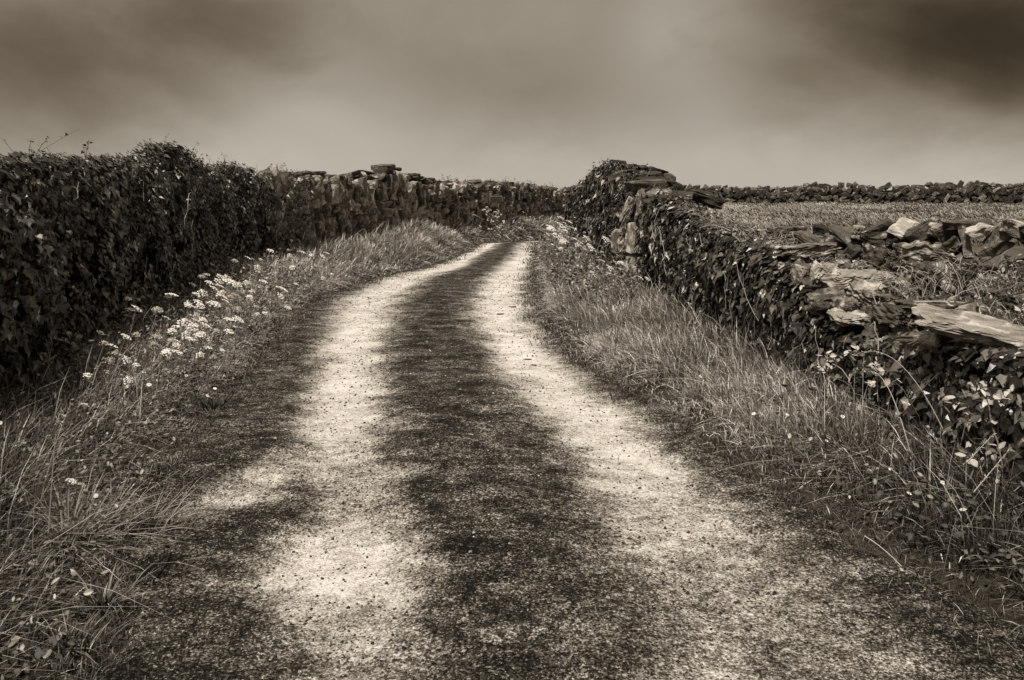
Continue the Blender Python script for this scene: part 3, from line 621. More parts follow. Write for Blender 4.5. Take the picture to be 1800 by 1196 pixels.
ivy('thin ivy on the upper courses between quoin stones and flat slabs', pRW, pRW.s_of_y(10.9), pRW.s_of_y(14.2), 1, lambda s: 1.0, lambda s: float(rfront(s)) + .06, .45, 1300, .06, .10, vines=6, loc=(1.8, 11.6, 1.2), bare=lambda s, v: rng.random(len(s)) < .2)

# leafy shoots reaching out to the left of the bushy ivy
def bramble(name, label, cat, canes, leaf, n_per, thick=.004, mat='twig', tone=(.2, .8), group=None, lmat='weed', shape=OVAL_V):
    root = thing(name, label, cat, canes[0][0], group); lv = Acc()
    for (p0, p1, sag) in canes:
        pts = arc(p0, p1, sag, 12, (0, 0, 1), .006); acc = Acc(); tube(acc, pts, thick, thick*.5, random.uniform(.3, .8), 5); at_world(obj('cane', acc.mesh('cane'), M[mat]), root)
        k = max(2, int(n_per*np.linalg.norm(np.array(p1) - np.array(p0)))); idx = rng.uniform(2, 11, k)
        pp = np.stack([np.interp(idx, range(12), pts[:, c]) for c in range(3)], 1) + rng.normal(0, .012, (k, 3))
        for j in range(3):
            q = pp + rng.normal(0, leaf*.35, (k, 3)); leaves(lv, q, rng.normal(0, .5, (k, 3)) + [0, -.3, 1], rng.normal(0, 1, (k, 3)), leaf*rng.uniform(.6, 1.2, k), rng.uniform(*tone, k), shape)
    at_world(obj('leaves', lv.mesh('leaves'), M[lmat]), root)
    return root
bramble('bramble', 'dark leafy shoots sticking out left against the sky above the lane crest', 'bramble', [((1.5, 17.0, 1.5), (1.25, 16.5, 1.55), .04), ((1.65, 16.5, 1.8), (1.35, 16.2, 1.75), .05), ((1.75, 15.5, 1.9), (1.55, 15.2, 2.0), .04), ((1.7, 15, 1.95), (1.72, 14.8, 2.17), .02), ((1.55, 16.8, 1.62), (1.3, 16.6, 1.66), .06), ((1.8, 14.6, 2.0), (1.95, 14.5, 2.14), .03), ((1.5, 17.2, 1.3), (1.3, 16.8, 1.35), .04), ((1.6, 16.2, 1.85), (1.5, 16, 1.98), .02)], .075, 16, .005, lmat='leaf', shape=LEAF_V, tone=(.1, .7))
bramble('bramble', 'rounded pale leaves on a low bramble cane crossing the right verge grass', 'bramble', [((2.55, 5.6, .45), (1.95, 5.15, .42), .08), ((2.6, 5.5, .4), (2.2, 4.9, .34), .08)], .05, 22, .003, tone=(.5, 1))
bramble('bramble', 'leafy bramble in the dark corner at the foot of the near right wall', 'bramble', [((2.6, 4.2, .3), (2.2, 4.0, .42), .1), ((2.6, 4.0, .45), (2.25, 4.1, .5), .08), ((2.6, 3.9, .5), (2.3, 4.1, .6), .06), ((2.5, 4.1, .25), (2.2, 3.8, .3), .05)], .055, 20, .003, tone=(.3, .95))
bramble('bramble', 'long bare dark bramble cane running down through the right verge to the lane', 'bramble', [((2.75, 4.9, .62), (1.55, 3.9, .1), .02)], .03, 2, .004)
bramble('bramble', 'bramble spray with round leaves on the ledge at the right edge by the fern', 'bramble', [((3.75, 6.0, .9), (3.65, 5.9, 1.18), .02), ((3.8, 6.1, .9), (3.85, 6.0, 1.15), .03), ((3.7, 5.9, .85), (3.5, 5.8, 1.0), .05), ((3.85, 6.0, .85), (3.95, 5.8, 1.05), .05)], .05, 30, .003, tone=(.2, .9))
# dry tangle on the ledge
acc = Acc()
for q in range(230):
    px = random.uniform(1540, 1790); d = random.uniform(5.7, 6.8); z = random.uniform(.72, .95); p0 = np.array([PX(px, d), d, z]); L = random.uniform(.1, .4)
    p1 = p0 + np.array([random.gauss(0, .6)*L, random.gauss(-.3, .4)*L, random.uniform(.1, .6)*L]); tube(acc, arc(p0, p1, random.uniform(0, .12), 8, (0, 0, 1), .006), .003, .0012, random.uniform(.2, 1), 3)
tag(obj('dead_stems', acc.mesh('dead_stems'), M['stem']), 'pale tangle of dead stems filling the ledge between the rubble heap and the fern', 'dead plant')
acc = Acc()
for q in range(130):
    px = random.uniform(1230, 1430); d = random.uniform(8.0, 9.8); px_z = float(np.interp(px, (1230, 1300, 1430), (1.25, 1.14, 1.0))); p0 = np.array([PX(px, d), d, px_z + random.uniform(-.05, .08)]); L = random.uniform(.15, .6)
    p1 = p0 + np.array([random.gauss(.3, .6)*L, random.gauss(-.3, .4)*L, random.uniform(-.2, .35)*L]); tube(acc, arc(p0, p1, random.uniform(0, .1), 8, (0, 0, 1), .008), .004, .0015, random.uniform(.3, 1), 3)
tag(obj('dead_stems', acc.mesh('dead_stems'), M['stem']), 'pale dry bramble stems lying along the wall top above the glossy ivy', 'dead plant')
acc = Acc(); tube(acc, arc((PX(1575, 5.75), 5.75, PZ(532, 5.75)), (PX(1695, 5.6), 5.6, PZ(533, 5.6)), .01, 10, (0, 0, 1), .002), .006, .004, .9)
tag(obj('dry_stalk', acc.mesh('dry_stalk'), M['stem']), 'straight pale dry stem lying just above the long pale slab', 'stem')
# fern
def fern():
    d = 6.1; root = thing('fern', 'fern with feathery arching fronds on the ledge behind the long pale slab', 'fern', (PX(1690, d), d, .85)); 
    for (px0, py0, px1, py1, sag) in ((1690, 520, 1640, 465, .04), (1690, 520, 1712, 462, .05), (1690, 520, 1735, 490, .05), (1690, 520, 1655, 500, .05), (1690, 520, 1690, 470, .03)):
        acc = Acc(); pts = arc((PX(px0, d), d, PZ(py0, d)), (PX(px1, d - .1), d - .1, PZ(py1, d)), sag, 14); tube(acc, pts, .003, .001, .5, 4)
        n = 22; idx = np.linspace(3, 13, n); pp = np.stack([np.interp(idx, range(14), pts[:, c]) for c in range(3)], 1); sz = .075*np.sin(np.linspace(.5, 3.0, n)) + .01
        dr = pts[-1] - pts[0]; dr /= np.linalg.norm(dr)
        for sg in (-1, 1):
            T = np.repeat((np.cross(dr, [0, -1, .3])*sg + dr*.4)[None], n, 0); leaves(acc, pp, np.repeat(np.array([[0, -.9, .5]]), n, 0) + rng.normal(0, .1, (n, 3)), T, sz, rng.uniform(.4, .9, n), OVAL_V*np.array([.45, 1, 1]))
        at_world(obj('frond', acc.mesh('frond'), M['weed']), root)
fern()

# ------------------------------------------------------------------ grass
def blades(acc, x, y, z, h, w, lean, az, tone, curl=1.0):
    """one curved tapering blade per point; 3 segments"""
    n = len(x); lv = np.array([0, .4, .75, 1.0]); wl = np.array([.8, 1, .65, 0])
    dx, dy = np.cos(az), np.sin(az); fa = az + math.pi/2 + rng.normal(0, .6, n)
    V = np.zeros((n, 7, 3)); k = 0
    for j, t in enumerate(lv):
        out = h*lean*(t**(1 + curl)); up = h*(t - .35*lean*t*t*np.minimum(lean, 1.5)); 
        cx = x + dx*out; cy = y + dy*out; cz = z + up
        if j < 3:
            for sgn in (-1, 1):
                V[:, k, 0] = cx + sgn*np.cos(fa)*w*wl[j]/2; V[:, k, 1] = cy + sgn*np.sin(fa)*w*wl[j]/2; V[:, k, 2] = cz; k += 1
        else: V[:, 6] = np.stack([cx, cy, cz], 1)
    f = np.array([(0, 1, 3), (0, 3, 2), (2, 3, 5), (2, 5, 4), (4, 5, 6)]); F = (f[None] + 7*np.arange(n)[:, None, None]).reshape(-1, 3)
    tt = np.repeat(tone, 7).reshape(n, 7) + np.array([-.34, -.34, -.06, -.06, .10, .10, .16]); acc.add(V.reshape(-1, 3), F3=F, tone=np.clip(tt.ravel(), 0, 1))  # dark roots, paler tips: shade between blades painted into the tone
def sample(poly, n, ymax, ymin=1.2, power=1.7):
    """plan points in a polygon, denser near the eye"""
    P = np.array(poly); out = []; got = 0; x0, x1 = P[:, 0].min(), P[:, 0].max()
    while got < n:
        u = rng.random(n*4); e = 2 - power; 
        y = (ymin**e + u*(ymax**e - ymin**e))**(1/e) if abs(e) > 1e-3 else ymin*(ymax/ymin)**u
        x = rng.uniform(x0, x1, n*4); k = in_poly(poly, x, y); k &= np.abs(x) < y*.72 + .5
        out.append(np.stack([x[k], y[k]], 1)); got += k.sum()
    return np.concatenate(out)[:n]
def verge_grass(poly, edge, n_tuft, per, hmin, hmax, width, tonef, ymax, name, label, wind, hgt, edge_fade=.75, power=1.7):
    acc = Acc(); T = sample(poly, n_tuft, ymax, power=power); de = dist_line(edge, T[:, 0], T[:, 1]); d = T[:, 1]
    hf = hmin + (hmax*hgt(T[:, 0], T[:, 1], de) - hmin)*sst(.0, edge_fade, de)*(.75 + .25*vnoise(T[:, 0], T[:, 1], 2.3, 17))
    keep = rng.random(n_tuft) < .12 + .62*sst(0, .3, de) + .42*vnoise(T[:, 0], T[:, 1], 6, 18); T, de, d, hf = T[keep], de[keep], d[keep], hf[keep]
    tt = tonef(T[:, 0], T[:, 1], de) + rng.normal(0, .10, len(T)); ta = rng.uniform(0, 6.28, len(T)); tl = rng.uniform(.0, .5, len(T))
    k = len(T); idx = np.repeat(np.arange(k), per); n = len(idx); r = np.abs(rng.normal(0, .05, n))*(1 + d[idx]*.04); a = rng.uniform(0, 6.28, n)
    x = T[idx, 0] + r*np.cos(a); y = T[idx, 1] + r*np.sin(a); h = hf[idx]*rng.uniform(.45, 1.15, n)
    vx = np.cos(a)*(.35 + r*4) + np.cos(ta[idx])*tl[idx] + wind[0]; vy = np.sin(a)*(.35 + r*4) + np.sin(ta[idx])*tl[idx] + wind[1]
    ln = np.hypot(vx, vy)*rng.uniform(.4, 1.9, n)*.9
    w = np.maximum(width, .00085*y)*np.exp(rng.normal(0, .38, n))
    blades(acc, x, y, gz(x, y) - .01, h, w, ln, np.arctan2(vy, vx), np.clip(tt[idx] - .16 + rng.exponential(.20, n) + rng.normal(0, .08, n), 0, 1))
    tag(obj(name, acc.mesh(name), M['grass']), label, 'grass', kind='stuff')
def tone_l(x, y, de): return .33 + .28*sst(4.8, 7.0, y) - .12*sst(13, 17, y) - .24*(1 - sst(2.4, 4.2, y)) + .10*vnoise(x, y, 1.3, 64) + .12*vnoise(x, y, 2.2, 61) - .10*sst(1.2, 2.0, de)  # darker near the eye and wall: vignette and wall shade put into the tone
def tone_r(x, y, de): return .53 - .42*(1 - sst(3.6, 5.8, y)) - .14*sst(.9, 1.5, de) + .12*vnoise(x, y, 1.5, 65) + .10*vnoise(x, y, 2.2, 62) + .02*y/10  # corner falloff and shade under the wall painted into the grass colour
def hgt_l(x, y, de): return np.where(y < 5.2, .95 - .05*sst(4.6, 5.2, y), .90)*(1 - .15*sst(1.2, 1.8, de)) + .12*sst(9, 14, y)
def hgt_r(x, y, de): return .72 + .33*sst(7, 10.5, y) + .15*(1 - sst(3, 4.5, y))
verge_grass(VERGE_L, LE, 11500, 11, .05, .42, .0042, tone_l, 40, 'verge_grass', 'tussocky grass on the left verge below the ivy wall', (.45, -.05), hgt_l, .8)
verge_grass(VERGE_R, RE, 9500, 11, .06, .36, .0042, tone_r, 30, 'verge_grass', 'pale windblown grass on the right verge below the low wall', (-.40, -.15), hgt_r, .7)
def wisps(poly, edge, n, hmin, hmax, name, label, wind, ymax, tn):
    acc = Acc(); T = sample(poly, n*2, ymax, power=1.5); de = dist_line(edge, T[:, 0], T[:, 1]); T = T[(de > .25) & (vnoise(T[:, 0], T[:, 1], 3, 19) > -.5)][:n]; x, y = T.T; k = len(x)
    vx = rng.normal(wind[0], .5, k); vy = rng.normal(wind[1], .4, k)
    blades(acc, x, y, gz(x, y), rng.uniform(hmin, hmax, k), np.maximum(.0028, .0007*y), np.hypot(vx, vy)*rng.uniform(.5, 1.3, k), np.arctan2(vy, vx), np.clip(rng.normal(tn, .15, k), 0, 1), 1.6)
    tag(obj(name, acc.mesh(name), M['grass']), label, 'grass', kind='stuff')
wisps(VERGE_L, LE, 2600, .25, .55, 'grass_stalks', 'thin pale grass stalks rising over the left verge', (.55, 0), 20, .52)
wisps(VERGE_R, RE, 2600, .25, .50, 'grass_stalks', 'thin pale grass stalks rising over the right verge', (-.5, -.2), 16, .58)
# short turf creeping over the lane's edges
def edge_turf(edge, sgn, n):
    p = Path(edge); acc = Acc(); s = rng.uniform(0, 1, n)**1.6*30 + 6.5; x, y = p.at(s); tx, ty = p.tan(s); o = rng.normal(.0, .17, n); o = np.where(vnoise(x*2, y*2, 2.5, 71) > -.1, o, o*.4 + .04)
    x = x - ty*o*sgn*-1; y = y + tx*o*sgn*-1
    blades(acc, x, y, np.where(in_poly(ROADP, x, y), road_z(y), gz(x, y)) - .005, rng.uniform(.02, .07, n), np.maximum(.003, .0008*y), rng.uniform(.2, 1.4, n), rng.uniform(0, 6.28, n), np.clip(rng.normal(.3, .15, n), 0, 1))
    return acc
a1 = edge_turf(LE, -1, 16000); tag(obj('edge_turf', a1.mesh('edge_turf'), M['grass']), 'short dark turf along the left edge of the lane', 'turf', kind='stuff')
a2 = edge_turf(RE, 1, 14000); tag(obj('edge_turf', a2.mesh('edge_turf'), M['grass']), 'short dark turf along the right edge of the lane', 'turf', kind='stuff')
# field grass
acc = Acc(); n = 135000
y = 9 + 37*rng.random(n)**.8; x = rng.uniform(.24, .78, n)*y; m2 = rng.random(n) < .3; x[m2] = rng.uniform(.78, 2.2, m2.sum())*y[m2]; kp = in_poly(FIELDP, x, y) & (y < 46.5 - .12*x); x, y = x[kp], y[kp]; n = len(x)
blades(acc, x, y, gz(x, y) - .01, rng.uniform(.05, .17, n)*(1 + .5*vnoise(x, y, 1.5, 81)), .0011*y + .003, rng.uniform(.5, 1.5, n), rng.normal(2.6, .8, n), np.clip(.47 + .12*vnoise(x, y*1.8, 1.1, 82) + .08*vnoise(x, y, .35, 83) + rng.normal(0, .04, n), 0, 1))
tag(obj('field_grass', acc.mesh('field_grass'), M['grass']), 'pale rough pasture in the field beyond the right wall', 'grass', kind='stuff')
# grass on wall ledge
acc = Acc(); n = 14000; s = rng.uniform(pRW.s_of_y(2), pRW.s_of_y(11), n); u = rng.uniform(.25, .95, n); f = np.interp(s, pRW.S, np.arange(len(RWT))); A = np.array(RWT); g = lambda c: np.interp(f, np.arange(len(RWT)), A[:, c])
x = g(0)*(1 - u) + g(3)*u; y = g(1)*(1 - u) + g(4)*u; z = g(2)*(1 - u) + g(5)*u - .05
blades(acc, x, y, z, rng.uniform(.05, .2, n), np.full(n, .004), rng.uniform(.4, 1.6, n), rng.uniform(0, 6.28, n), np.clip(rng.normal(.45, .18, n), 0, 1))
tag(obj('ledge_grass', acc.mesh('ledge_grass'), M['grass']), 'thin grass growing along the top of the right wall', 'grass', kind='stuff')
kp = rng.random(n) < .35; q = np.stack([x, y, z + .04 + rng.uniform(0, .12, n)], 1)[kp]; k = len(q); acc = Acc(); leaves(acc, q, rng.normal(0, .6, (k, 3)) + [0, -.3, .9], rng.normal(0, 1, (k, 3)), .04*rng.uniform(.5, 1.3, k), np.clip(rng.normal(.4, .25, k), 0, 1), OVAL_V)
tag(obj('ledge_weeds', acc.mesh('ledge_weeds'), M['weed']), 'small leafy weeds among the stones on top of the right wall', 'weeds', kind='stuff')
# weeds: low broad leaves mixed in
def weeds(poly, n, ymin, ymax, lo, hi, name, label, sz=.035, tn=.38):
    acc = Acc(); T = sample(poly, n, ymax, ymin, 1.2); x, y = T.T; z = gz(x, y) + rng.uniform(lo, hi, n)
    leaves(acc, np.stack([x, y, z], 1), rng.normal(0, .6, (n, 3)) + [0, -.3, .8], rng.normal(0, 1, (n, 3)), sz*rng.uniform(.5, 1.3, n)*(1 + y*.02), np.clip(rng.normal(tn, .20, n), 0, 1), OVAL_V)
    tag(obj(name, acc.mesh(name), M['weed']), label, 'weeds', kind='stuff')
weeds([(-2.6, 6), (-3.1, 12), (-3.2, 15), (-4.3, 14.5), (-4.5, 12.5), (-4.2, 9.5), (-3.6, 6)], 9000, 5.5, 15, .05, .42, 'weeds', 'leafy weeds among the white flowers on the left verge')
weeds([(.6, 12), (.65, 18), (.9, 23), (1.6, 22), (1.6, 13), (1.7, 11), (1.5, 9.5), (.9, 9.5)], 7000, 9, 23, .05, .5, 'weeds', 'leafy weeds among the white flowers on the right verge', .045)
weeds([(-1.4, 2.4), (-2.0, 4.5), (-2.3, 6), (-3.5, 6), (-3.3, 2)], 2600, 2.3, 6, .02, .16, 'weeds', 'low dark weeds at the foot of the left verge', .03)
weeds([(1.8, 3.0), (1.5, 4.3), (1.9, 6), (2.8, 6.2), (3.8, 4), (4, 2.5)], 1800, 2.5, 6, .02, .22, 'weeds', 'low dark weeds at the foot of the near right wall', .032)

weeds([(-1.9, 3.6), (-2.2, 5), (-2.5, 7), (-3.7, 7.2), (-3.4, 4), (-3.0, 3)], 4200, 3.2, 7.4, .05, .30, 'weeds', 'mixed leafy weeds in the long grass of the near left verge', .026, .36)
# ------------------------------------------------------------------ flowers
def umbel_proto(seed, H, rad):
    random.seed(seed); root = thing('umbel_flower', 'x', 'wildflower'); acc = Acc(); fl = Acc()
    lean = random.uniform(.04, .16)*H; top = np.array([lean, 0, H]); pts = arc((0, 0, -.05), top, random.uniform(-.05, .05), 8, (1, 0, 0)); tube(acc, pts, .0035, .002, .45, 4)
    nrm = np.array([random.uniform(.1, .7), random.uniform(-.5, .1), 1.0]); nrm /= np.linalg.norm(nrm); u = np.cross(nrm, [0, 1, .1]); u /= np.linalg.norm(u); v = np.cross(nrm, u)
    n = 20
    for k in range(n):
        r = rad*math.sqrt((k + .5)/n)*random.uniform(.85, 1.1); a = k*2.4 + random.uniform(-.2, .2); c = top + nrm*(.035 - .25*r*r/rad) + u*r*math.cos(a) + v*r*math.sin(a)
        tube(acc, [top, (top + c)/2 - nrm*.004, c], .0011, .0007, .6, 3)
        rr = rad*random.uniform(.15, .26); th = np.linspace(0, 6.28, 7)[:-1] + random.random(); rj = rr*np.random.default_rng(seed*50 + k).uniform(.7, 1.1, 6)
        ring = c + (np.cos(th)*rj)[:, None]*u + (np.sin(th)*rj)[:, None]*v - nrm*rr*.35
        fl.add(np.vstack([c + nrm*rr*.2, ring, c - nrm*rr*.45]), F3=[(0, 1 + i, 1 + (i + 1) % 6) for i in range(6)] + [(7, 1 + (i + 1) % 6, 1 + i) for i in range(6)], tone=random.uniform(.3, 1) if seed < 505 else random.uniform(-.5, .45))
    for k in range(4):
        t = random.uniform(.15, .75); p = np.array([np.interp(t*7, range(8), pts[:, c]) for c in range(3)]); kk = 6; a = random.uniform(0, 6.28); dr = np.array([math.cos(a), math.sin(a), .5])
        q = p + dr*np.linspace(.02, .11, kk)[:, None]; tube(acc, [p, q[-1]], .0012, .0008, .4, 3)
        leaves(acc, q, rng.normal(0, .3, (kk, 3)) + [0, 0, 1], rng.normal(0, 1, (kk, 3)), np.full(kk, .03), rng.uniform(.2, .6, kk), OVAL_V)
    obj('stem', acc.mesh('stem'), M['stem'], root); obj('flower_head', fl.mesh('flower_head'), M['petal'], root)
    return root
protos = [umbel_proto(500 + k, H, r_) for k, (H, r_) in enumerate(((.52, .055), (.46, .046), (.62, .062), (.42, .040), (.56, .05), (.5, .035), (.64, .04), (.4, .05)))]
used = set()
def place(k, x, y, label, group, smin=.8, smax=1.15, rz=None, tilt=None, ps=protos):
    s = random.uniform(smin, smax); loc = (x, y, float(gz(np.array([x]), np.array([y]))[0])); rz = random.gauss(0, .5) if rz is None else rz
    tl = (random.gauss(0, .1), random.gauss(.08, .1)) if tilt is None else tilt
    p = ps[k]
    if p.name not in used:
        used.add(p.name); p.location = loc; p.rotation_euler = (tl[0], tl[1], rz); p.scale = (s,)*3; tag(p, label, None, group); return p
    return dup(p, loc, rz, s, label, group, tl)
random.seed(5)
LAB_L = 'white umbel flower in the drift of flowers on the left verge below the ivy'
n = 0
cl = [(-2.75, 7.0, .22), (-2.5, 6.0, .2), (-2.9, 5.9, .2), (-3.1, 7.4, .3), (-3.3, 13.2, .4), (-2.7, 6.7, .2), (-2.9, 7.6, .3), (-3.1, 8.2, .4), (-3.5, 8.8, .4), (-3.3, 8.3, .4), (-3.5, 9.6, .55), (-3.9, 10.6, .5), (-3.3, 10.6, .5), (-3.0, 8.9, .3), (-3.8, 12.2, .5)]
while n < 165:
    cx, cy, sd = random.choice(cl); x = random.gauss(cx, sd*.95); y = random.gauss(cy, sd*2.0)
    if -4.25 < x and in_poly(VERGE_L, np.array([x - .2]), np.array([y]))[0] and dist_line(LE, np.array([x]), np.array([y]))[0] > -.02:
        place(random.randrange(8), x, y, LAB_L, 'white umbel flowers on the left verge', .6, 1.1); n += 1
LAB_R = 'white umbel flower in the bank of flowers beside the lane crest under the bushy ivy'
n = 0
while n < 110:
    y = random.choice((random.gauss(17, 3), random.uniform(13, 22))); x = random.uniform(.62, 1.45) if y > 14 else random.uniform(.9, 1.6)
    if 12 < y < 24 and dist_line(RE, np.array([x]), np.array([y]))[0] > .12:
        place(random.randrange(8), x, y, LAB_R, 'white umbel flowers beside the lane crest', 1.0, 1.6); n += 1
LAB_M = 'scattered white umbel flower in tall grass below the pale quoin stones on the right'
for k in range(22):
    y = random.uniform(9.3, 12); x = random.uniform(1.0, 1.62); place(random.randrange(8), x, y, LAB_M, 'white umbel flowers below the quoin stones', .7, 1.0)
LAB_F = 'distant white flower on the grassy bank before the far left wall'
for k in range(16):
    x, y = random.choice(((-1.1, 26.2), (-.5, 27.6), (.8, 32))); place(random.randrange(8), x + random.gauss(0, .3), y + random.gauss(0, .4), LAB_F, 'distant flowers on the far bank', .8, 1.2)
# single ones that stand apart
for (px, py, d, lab) in ((130, 855, 3.9, 'large shaggy white umbel leaning over the grass low at the left edge'), (105, 850, 3.75, 'leftmost shaggy white umbel in the tall grass low at the left edge'), (135, 715, 5.0, 'nodding white flower above the grass at the left edge, higher than the shaggy umbels')):
    o = place(2, PX(px, d), d, lab, None, 1, 1); z = float(gz(np.array([PX(px, d)]), np.array([d]))[0]); s = (PZ(py, d) - z)/.6; o.scale = (s, s, s); o.rotation_euler = (0, .1, 0)
def daisy_proto(seed):
    random.seed(seed); root = thing('daisy', 'x', 'daisy'); acc = Acc(); fl = Acc(); ce = Acc()
    H = .2; top = np.array([.01, 0, H]); tube(acc, arc((0, 0, -.04), top, .02, 6, (1, 0, 0)), .002, .0014, .4, 4)
    nrm = np.array([.1, -.5, 1.0]); nrm /= np.linalg.norm(nrm); u = np.cross(nrm, [0, 1, 0]); u /= np.linalg.norm(u); v = np.cross(nrm, u); n = 14
    a = np.arange(n)*2*math.pi/n; T = np.cos(a)[:, None]*u + np.sin(a)[:, None]*v
    leaves(fl, np.repeat(top[None], n, 0) + T*.004, np.repeat(nrm[None], n, 0), T - nrm*.1, np.full(n, .019), np.full(n, .95), OVAL_V)
    V, F = POOL[2]; ce.add(V*[.007, .007, .005] + top + nrm*.002, F3=F, tone=.6)
    obj('stem', acc.mesh('stem'), M['stem'], root); obj('petals', fl.mesh('petals'), M['petal'], root); obj('flower_centre', ce.mesh('flower_centre'), M['stem'], root)
    return root
dz = [daisy_proto(900)]; random.seed(8)
for k in range(12):
    x, y = random.uniform(-3.0, -2.2), random.uniform(5.2, 6.8); place(0, x, y, 'small white daisy in the grass on the left verge nearer than the flower drift', 'daisies on the left verge', .6, .9, ps=dz)
for k in range(16):
    y = random.uniform(3.6, 6.5); xx = float(np.interp(y, [p[1] for p in RE], [p[0] for p in RE])) + random.uniform(.25, 1.1); place(0, xx, y, 'tiny white daisy in the grass of the right verge', 'daisies on the right verge', .45, .7, ps=dz)

# tall seed-headed grass stalks
def stalk(p0, p1, sag, label, mat='stem', thick=.003, head=.14, tn=.8):
    root = thing('seed_stalk', label, 'grass stalk', p0); acc = Acc(); pts = arc(p0, p1, sag, 16, (0, 0, 1)); tube(acc, pts, thick, thick*.4, tn, 4); at_world(obj('stem', acc.mesh('stem'), M[mat]), root)
    lv = Acc(); k = 26; idx = 15*(1 - head*2.2*rng.random(k)); pp = np.stack([np.interp(idx, range(16), pts[:, c]) for c in range(3)], 1); dr = pts[-1] - pts[-3]
    leaves(lv, pp, rng.normal(0, 1, (k, 3)), dr[None]*3/np.linalg.norm(dr) + rng.normal(0, .5, (k, 3)), np.full(k, .018), rng.uniform(.6, 1, k), OVAL_V*[.5, 1, 1]); at_world(obj('seed_head', lv.mesh('seed_head'), M['stem']), root)
stalk((PX(1660, 4.5), 4.5, .25), (PX(1510, 4.9), 4.9, PZ(622, 4.9)), .16, 'long pale seed stalk arching over to the left in front of the near ivy')
stalk((PX(1600, 4.3), 4.3, .2), (PX(1522, 4.7), 4.7, PZ(655, 4.7)), .14, 'second lower pale stalk arching left beneath the longest arching stalk')
stalk((PX(1515, 5.0), 5.0, .2), (PX(1518, 5.0), 5.0, PZ(630, 5)), .0, 'straight upright pale stalk just left of the arching stalks')
stalk((PX(1625, 5.0), 5.0, .25), (PX(1628, 5.0), 5.0, PZ(600, 5)), .0, 'thin upright stalk crossing the near ivy right of the arching stalks')
stalk((PX(1700, 3.7), 3.7, .35), (PX(1748, 3.7), 3.7, PZ(762, 3.7)), .0, 'speckled straight stalk slanting up right in the dark right corner', head=.4)
stalk((PX(1712, 3.6), 3.6, .25), (PX(1775, 3.6), 3.6, PZ(790, 3.6)), .0, 'lower of the two straight stalks slanting in the dark right corner', head=.4)
stalk((PX(85, 3.4), 3.4, .15), (PX(100, 3.5), 3.5, PZ(735, 3.5)), .02, 'bent stalk rising from the grass at the left edge', tn=.6)
stalk((PX(70, 3.7), 3.7, .15), (PX(125, 3.8), 3.8, PZ(712, 3.8)), .05, 'curved pale stalk reaching up right at the left edge', tn=.7)
acc = Acc(); tube(acc, [(PX(243, 3.2), 3.2, .05), (PX(265, 3.3), 3.3, .05), (PX(285, 3.42), 3.42, .03), (PX(290, 3.5), 3.5, .05), (PX(298, 3.55), 3.55, .02)], .006, .003, .1)
tag(obj('twig', acc.mesh('twig'), M['twig']), 'dark crooked twig at the left edge of the lane near the foreground tussock', 'twig')
acc = Acc(); tube(acc, arc((PX(1520, 3.6), 3.6, .05), (PX(1585, 3.35), 3.35, .03), .01, 6), .003, .002, .9)
tag(obj('dry_straw', acc.mesh('dry_straw'), M['stem']), 'pale straw lying on the dark gravel at the right edge of the lane', 'straw')

# tussocks and lane tufts
def tuft(x, y, n, h, w, label, group, tn, lean=(.5, 1.4), r=.05, name='grass_tuft'):
    acc = Acc(); a = rng.uniform(0, 6.28, n); rr = np.abs(rng.normal(0, r, n)); z0 = float(gz(np.array([x]), np.array([y]))[0]); inr = in_poly(ROADP, np.array([x]), np.array([y]))[0]; z0 = z0 + (.035 if inr else 0)
    blades(acc, rr*np.cos(a)*1.4, rr*np.sin(a), np.full(n, -.01), h*rng.uniform(.5, 1.1, n), w*rng.uniform(.7, 1.3, n), rng.uniform(*lean, n), a + rng.normal(0, .4, n), np.clip(rng.normal(tn, .12, n), 0, 1))
    o = obj(name, acc.mesh(name), M['grass']); o.location = (x, y, z0); tag(o, label, 'grass tuft', group)
tuft(PX(195, 3.1), 3.05, 70, .17, .006, 'spiky dark tussock alone in the bottom left foreground', None, .30, (.6, 1.6), .03)
tuft(PX(125, 2.75), 2.75, 60, .15, .005, 'leafy tussock at the very bottom left corner', None, .28)
tuft(PX(265, 3.8), 3.8, 110, .20, .005, 'dark coarse tussock overhanging the left edge of the lane', None, .32, (.6, 1.4), .08)
tuft(PX(130, 3.6), 3.55, 260, .30, .005, 'tall pale tussock under the shaggy umbels at the left edge', None, .48, (.5, 1.7), .18)
tuft(PX(1490, 4.6), 4.55, 160, .26, .004, 'fine hair-like tussock on the right verge below the bramble leaves', None, .45, (.8, 1.6), .12)
for (px, py, sz, lab) in ((742, 525, .05, 'tiny dark tuft farthest up the middle of the lane'), (730, 597, .045, 'tiny dark tuft nearest the viewer in the middle of the lane'), (745, 555, .04, 'tiny dark tuft between two others in the middle of the lane'), (900, 448, .05, 'tiny tuft on the lane crown close to the crest')):
    d = EYE*1400/(py - 340); tuft(PX(px, d), d, 160, sz*1.3, .006, lab, 'tufts on the crown of the lane', .12, (.5, 1.5), .12)
for (x, y, lab) in ((PX(385, 6.0), 5.9, 'dark clump of plants at the lane edge below the left flower drift'), (PX(460, 9.2), 9.2, 'dark low clump at the lane edge right of the left flower drift'), (PX(990, 9.6), 9.6, 'dark clump bulging over the right lane edge beneath the flowers')):
    tuft(x, y, 160, .13, .006, lab, None, .10, (.4, 1.2), .12)

# shrubs: pale bush on the far bank; sprigs on the far wall
bramble('bush', 'small pale-leaved bush on the bank before the small dark board', 'bush', [((PX(868, 24.5), 24.5, .45), (PX(855, 24.4), 24.4, 1.15), .05), ((PX(872, 24.5), 24.5, .4), (PX(875, 24.3), 24.3, 1.05), .05), ((PX(880, 24.5), 24.5, .3), (PX(888, 24.3), 24.3, .75), .05), ((PX(866, 24.5), 24.5, .4), (PX(864, 24.4), 24.4, 1.0), .05)], .11, 18, .008, tone=(.7, 1))
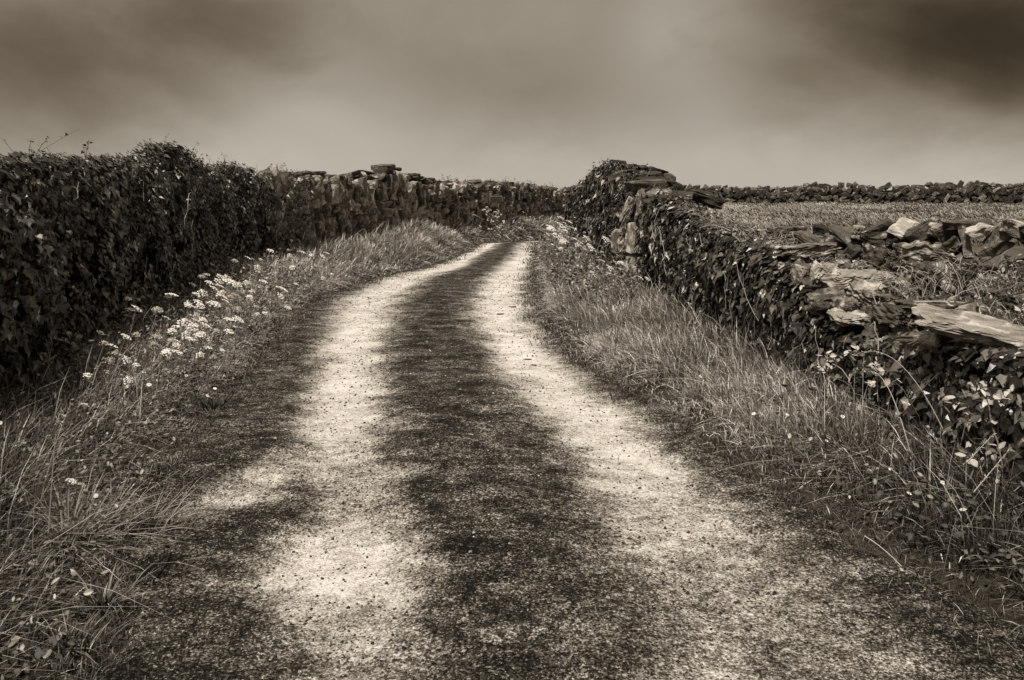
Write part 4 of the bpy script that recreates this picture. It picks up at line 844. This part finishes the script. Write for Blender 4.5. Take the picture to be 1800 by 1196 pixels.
# small board on a post by the far wall
sg = thing('post_board', 'small dark rounded board on a thin post before the far left wall', 'board', (PX(882, 26.8), 26.8, .4))
acc = Acc(); d = 26.8
def rbox(acc, cx, cy, cz, w_, dp, h_, tone):
    pts = [];
    for (sx, sz) in ((-1, -1), (1, -1), (1, 1), (-1, 1)):
        a0 = {(-1, -1): math.pi, (1, -1): 1.5*math.pi, (1, 1): 0, (-1, 1): .5*math.pi}[(sx, sz)]
        for k in range(4): a = a0 + k*math.pi/6; rr = h_*.28; pts.append((cx + sx*(w_/2 - rr) + rr*math.cos(a), cz + sz*(h_/2 - rr) + rr*math.sin(a)))
    n = len(pts); V = [(x, cy - dp/2, z) for x, z in pts] + [(x, cy + dp/2, z) for x, z in pts] + [(cx, cy - dp/2, cz), (cx, cy + dp/2, cz)]
    F4 = [(i, (i + 1) % n, n + (i + 1) % n, n + i) for i in range(n)]; F3 = [(2*n, (i + 1) % n, i) for i in range(n)] + [(2*n + 1, n + i, n + (i + 1) % n) for i in range(n)]
    acc.add(np.array(V), F3=F3, F4=F4, tone=tone)
rbox(acc, PX(872, d), d, PZ(351, d), .40, .04, .20, .3); at_world(obj('board', acc.mesh('board'), M['twig']), sg)
acc = Acc(); rbox(acc, PX(872, d), d + .012, PZ(350.5, d), .44, .05, .235, .28); at_world(obj('rim', acc.mesh('rim'), M['stem']), sg)
acc = Acc(); tube(acc, [(PX(883, d), d + .03, .1), (PX(883, d), d + .03, PZ(344, d))], .03, .03, .5, 6); at_world(obj('post', acc.mesh('post'), M['twig']), sg)
# stone in far verge wall foot
for (px, py, d, w_, lab) in ((628, 402, 18.6, .4, 'pale flat block jutting from the foot of the bare left wall'),):
    o = obj('block', slab((.42, .35, .2), 44), M['stone_pale']); o.location = (PX(px, d) - .35, d - .1, PZ(py, d)); o.rotation_euler = (0, .05, .3); tag(o, lab, 'stone')

# gravel: loose chippings over the lane
acc = Acc(); n = 60000
V0 = np.array([(1, 0, 0), (-.5, .87, 0), (-.5, -.87, 0), (0, 0, .8), (.4, .6, .5)]) ; F0 = np.array([(0, 1, 3), (1, 2, 3), (2, 0, 3), (0, 4, 1), (0, 3, 4), (4, 3, 1)])
y = 1.6*(16/1.6)**rng.random(n); xl = np.interp(y, [p[1] for p in LE], [p[0] for p in LE]); xr = np.interp(y, [p[1] for p in RE], [p[0] for p in RE]); x = xl + (xr - xl)*rng.random(n)
w = wear_at(x, y); kp = rng.random(n) > np.clip(w, 0, 1)*.6; x, y, w = x[kp], y[kp], w[kp]; n = len(x)
sz = np.minimum(np.exp(rng.normal(math.log(.0042), .48, n)), .0105)*(1 + .06*y); a = rng.uniform(0, 6.28, n); ca, sa = np.cos(a), np.sin(a)
P = V0[None]*sz[:, None, None]*rng.uniform(.6, 1.3, (n, 5, 3)); X = P[:, :, 0]*ca[:, None] - P[:, :, 1]*sa[:, None]; Y = P[:, :, 0]*sa[:, None] + P[:, :, 1]*ca[:, None]
uu = (x - xl[kp])/(xr - xl)[kp]; zr = road_z(y) - .035*np.clip(w, 0, 1) + .006*vnoise(x, y, 9, 31) + .02*np.interp(uu, [0, .5, 1], [0, 1, 0])
W = np.stack([X + x[:, None], Y + y[:, None], P[:, :, 2] + zr[:, None] + .003], 2)
acc.add(W.reshape(-1, 3), F3=(F0[None] + 5*np.arange(n)[:, None, None]).reshape(-1, 3), tone=np.repeat(np.clip(rng.beta(1.0, 3.2, n), 0, 1), 5))
tag(obj('gravel', acc.mesh('gravel'), M['pebble']), 'loose dark and pale chippings scattered over the lane', 'gravel', kind='stuff')
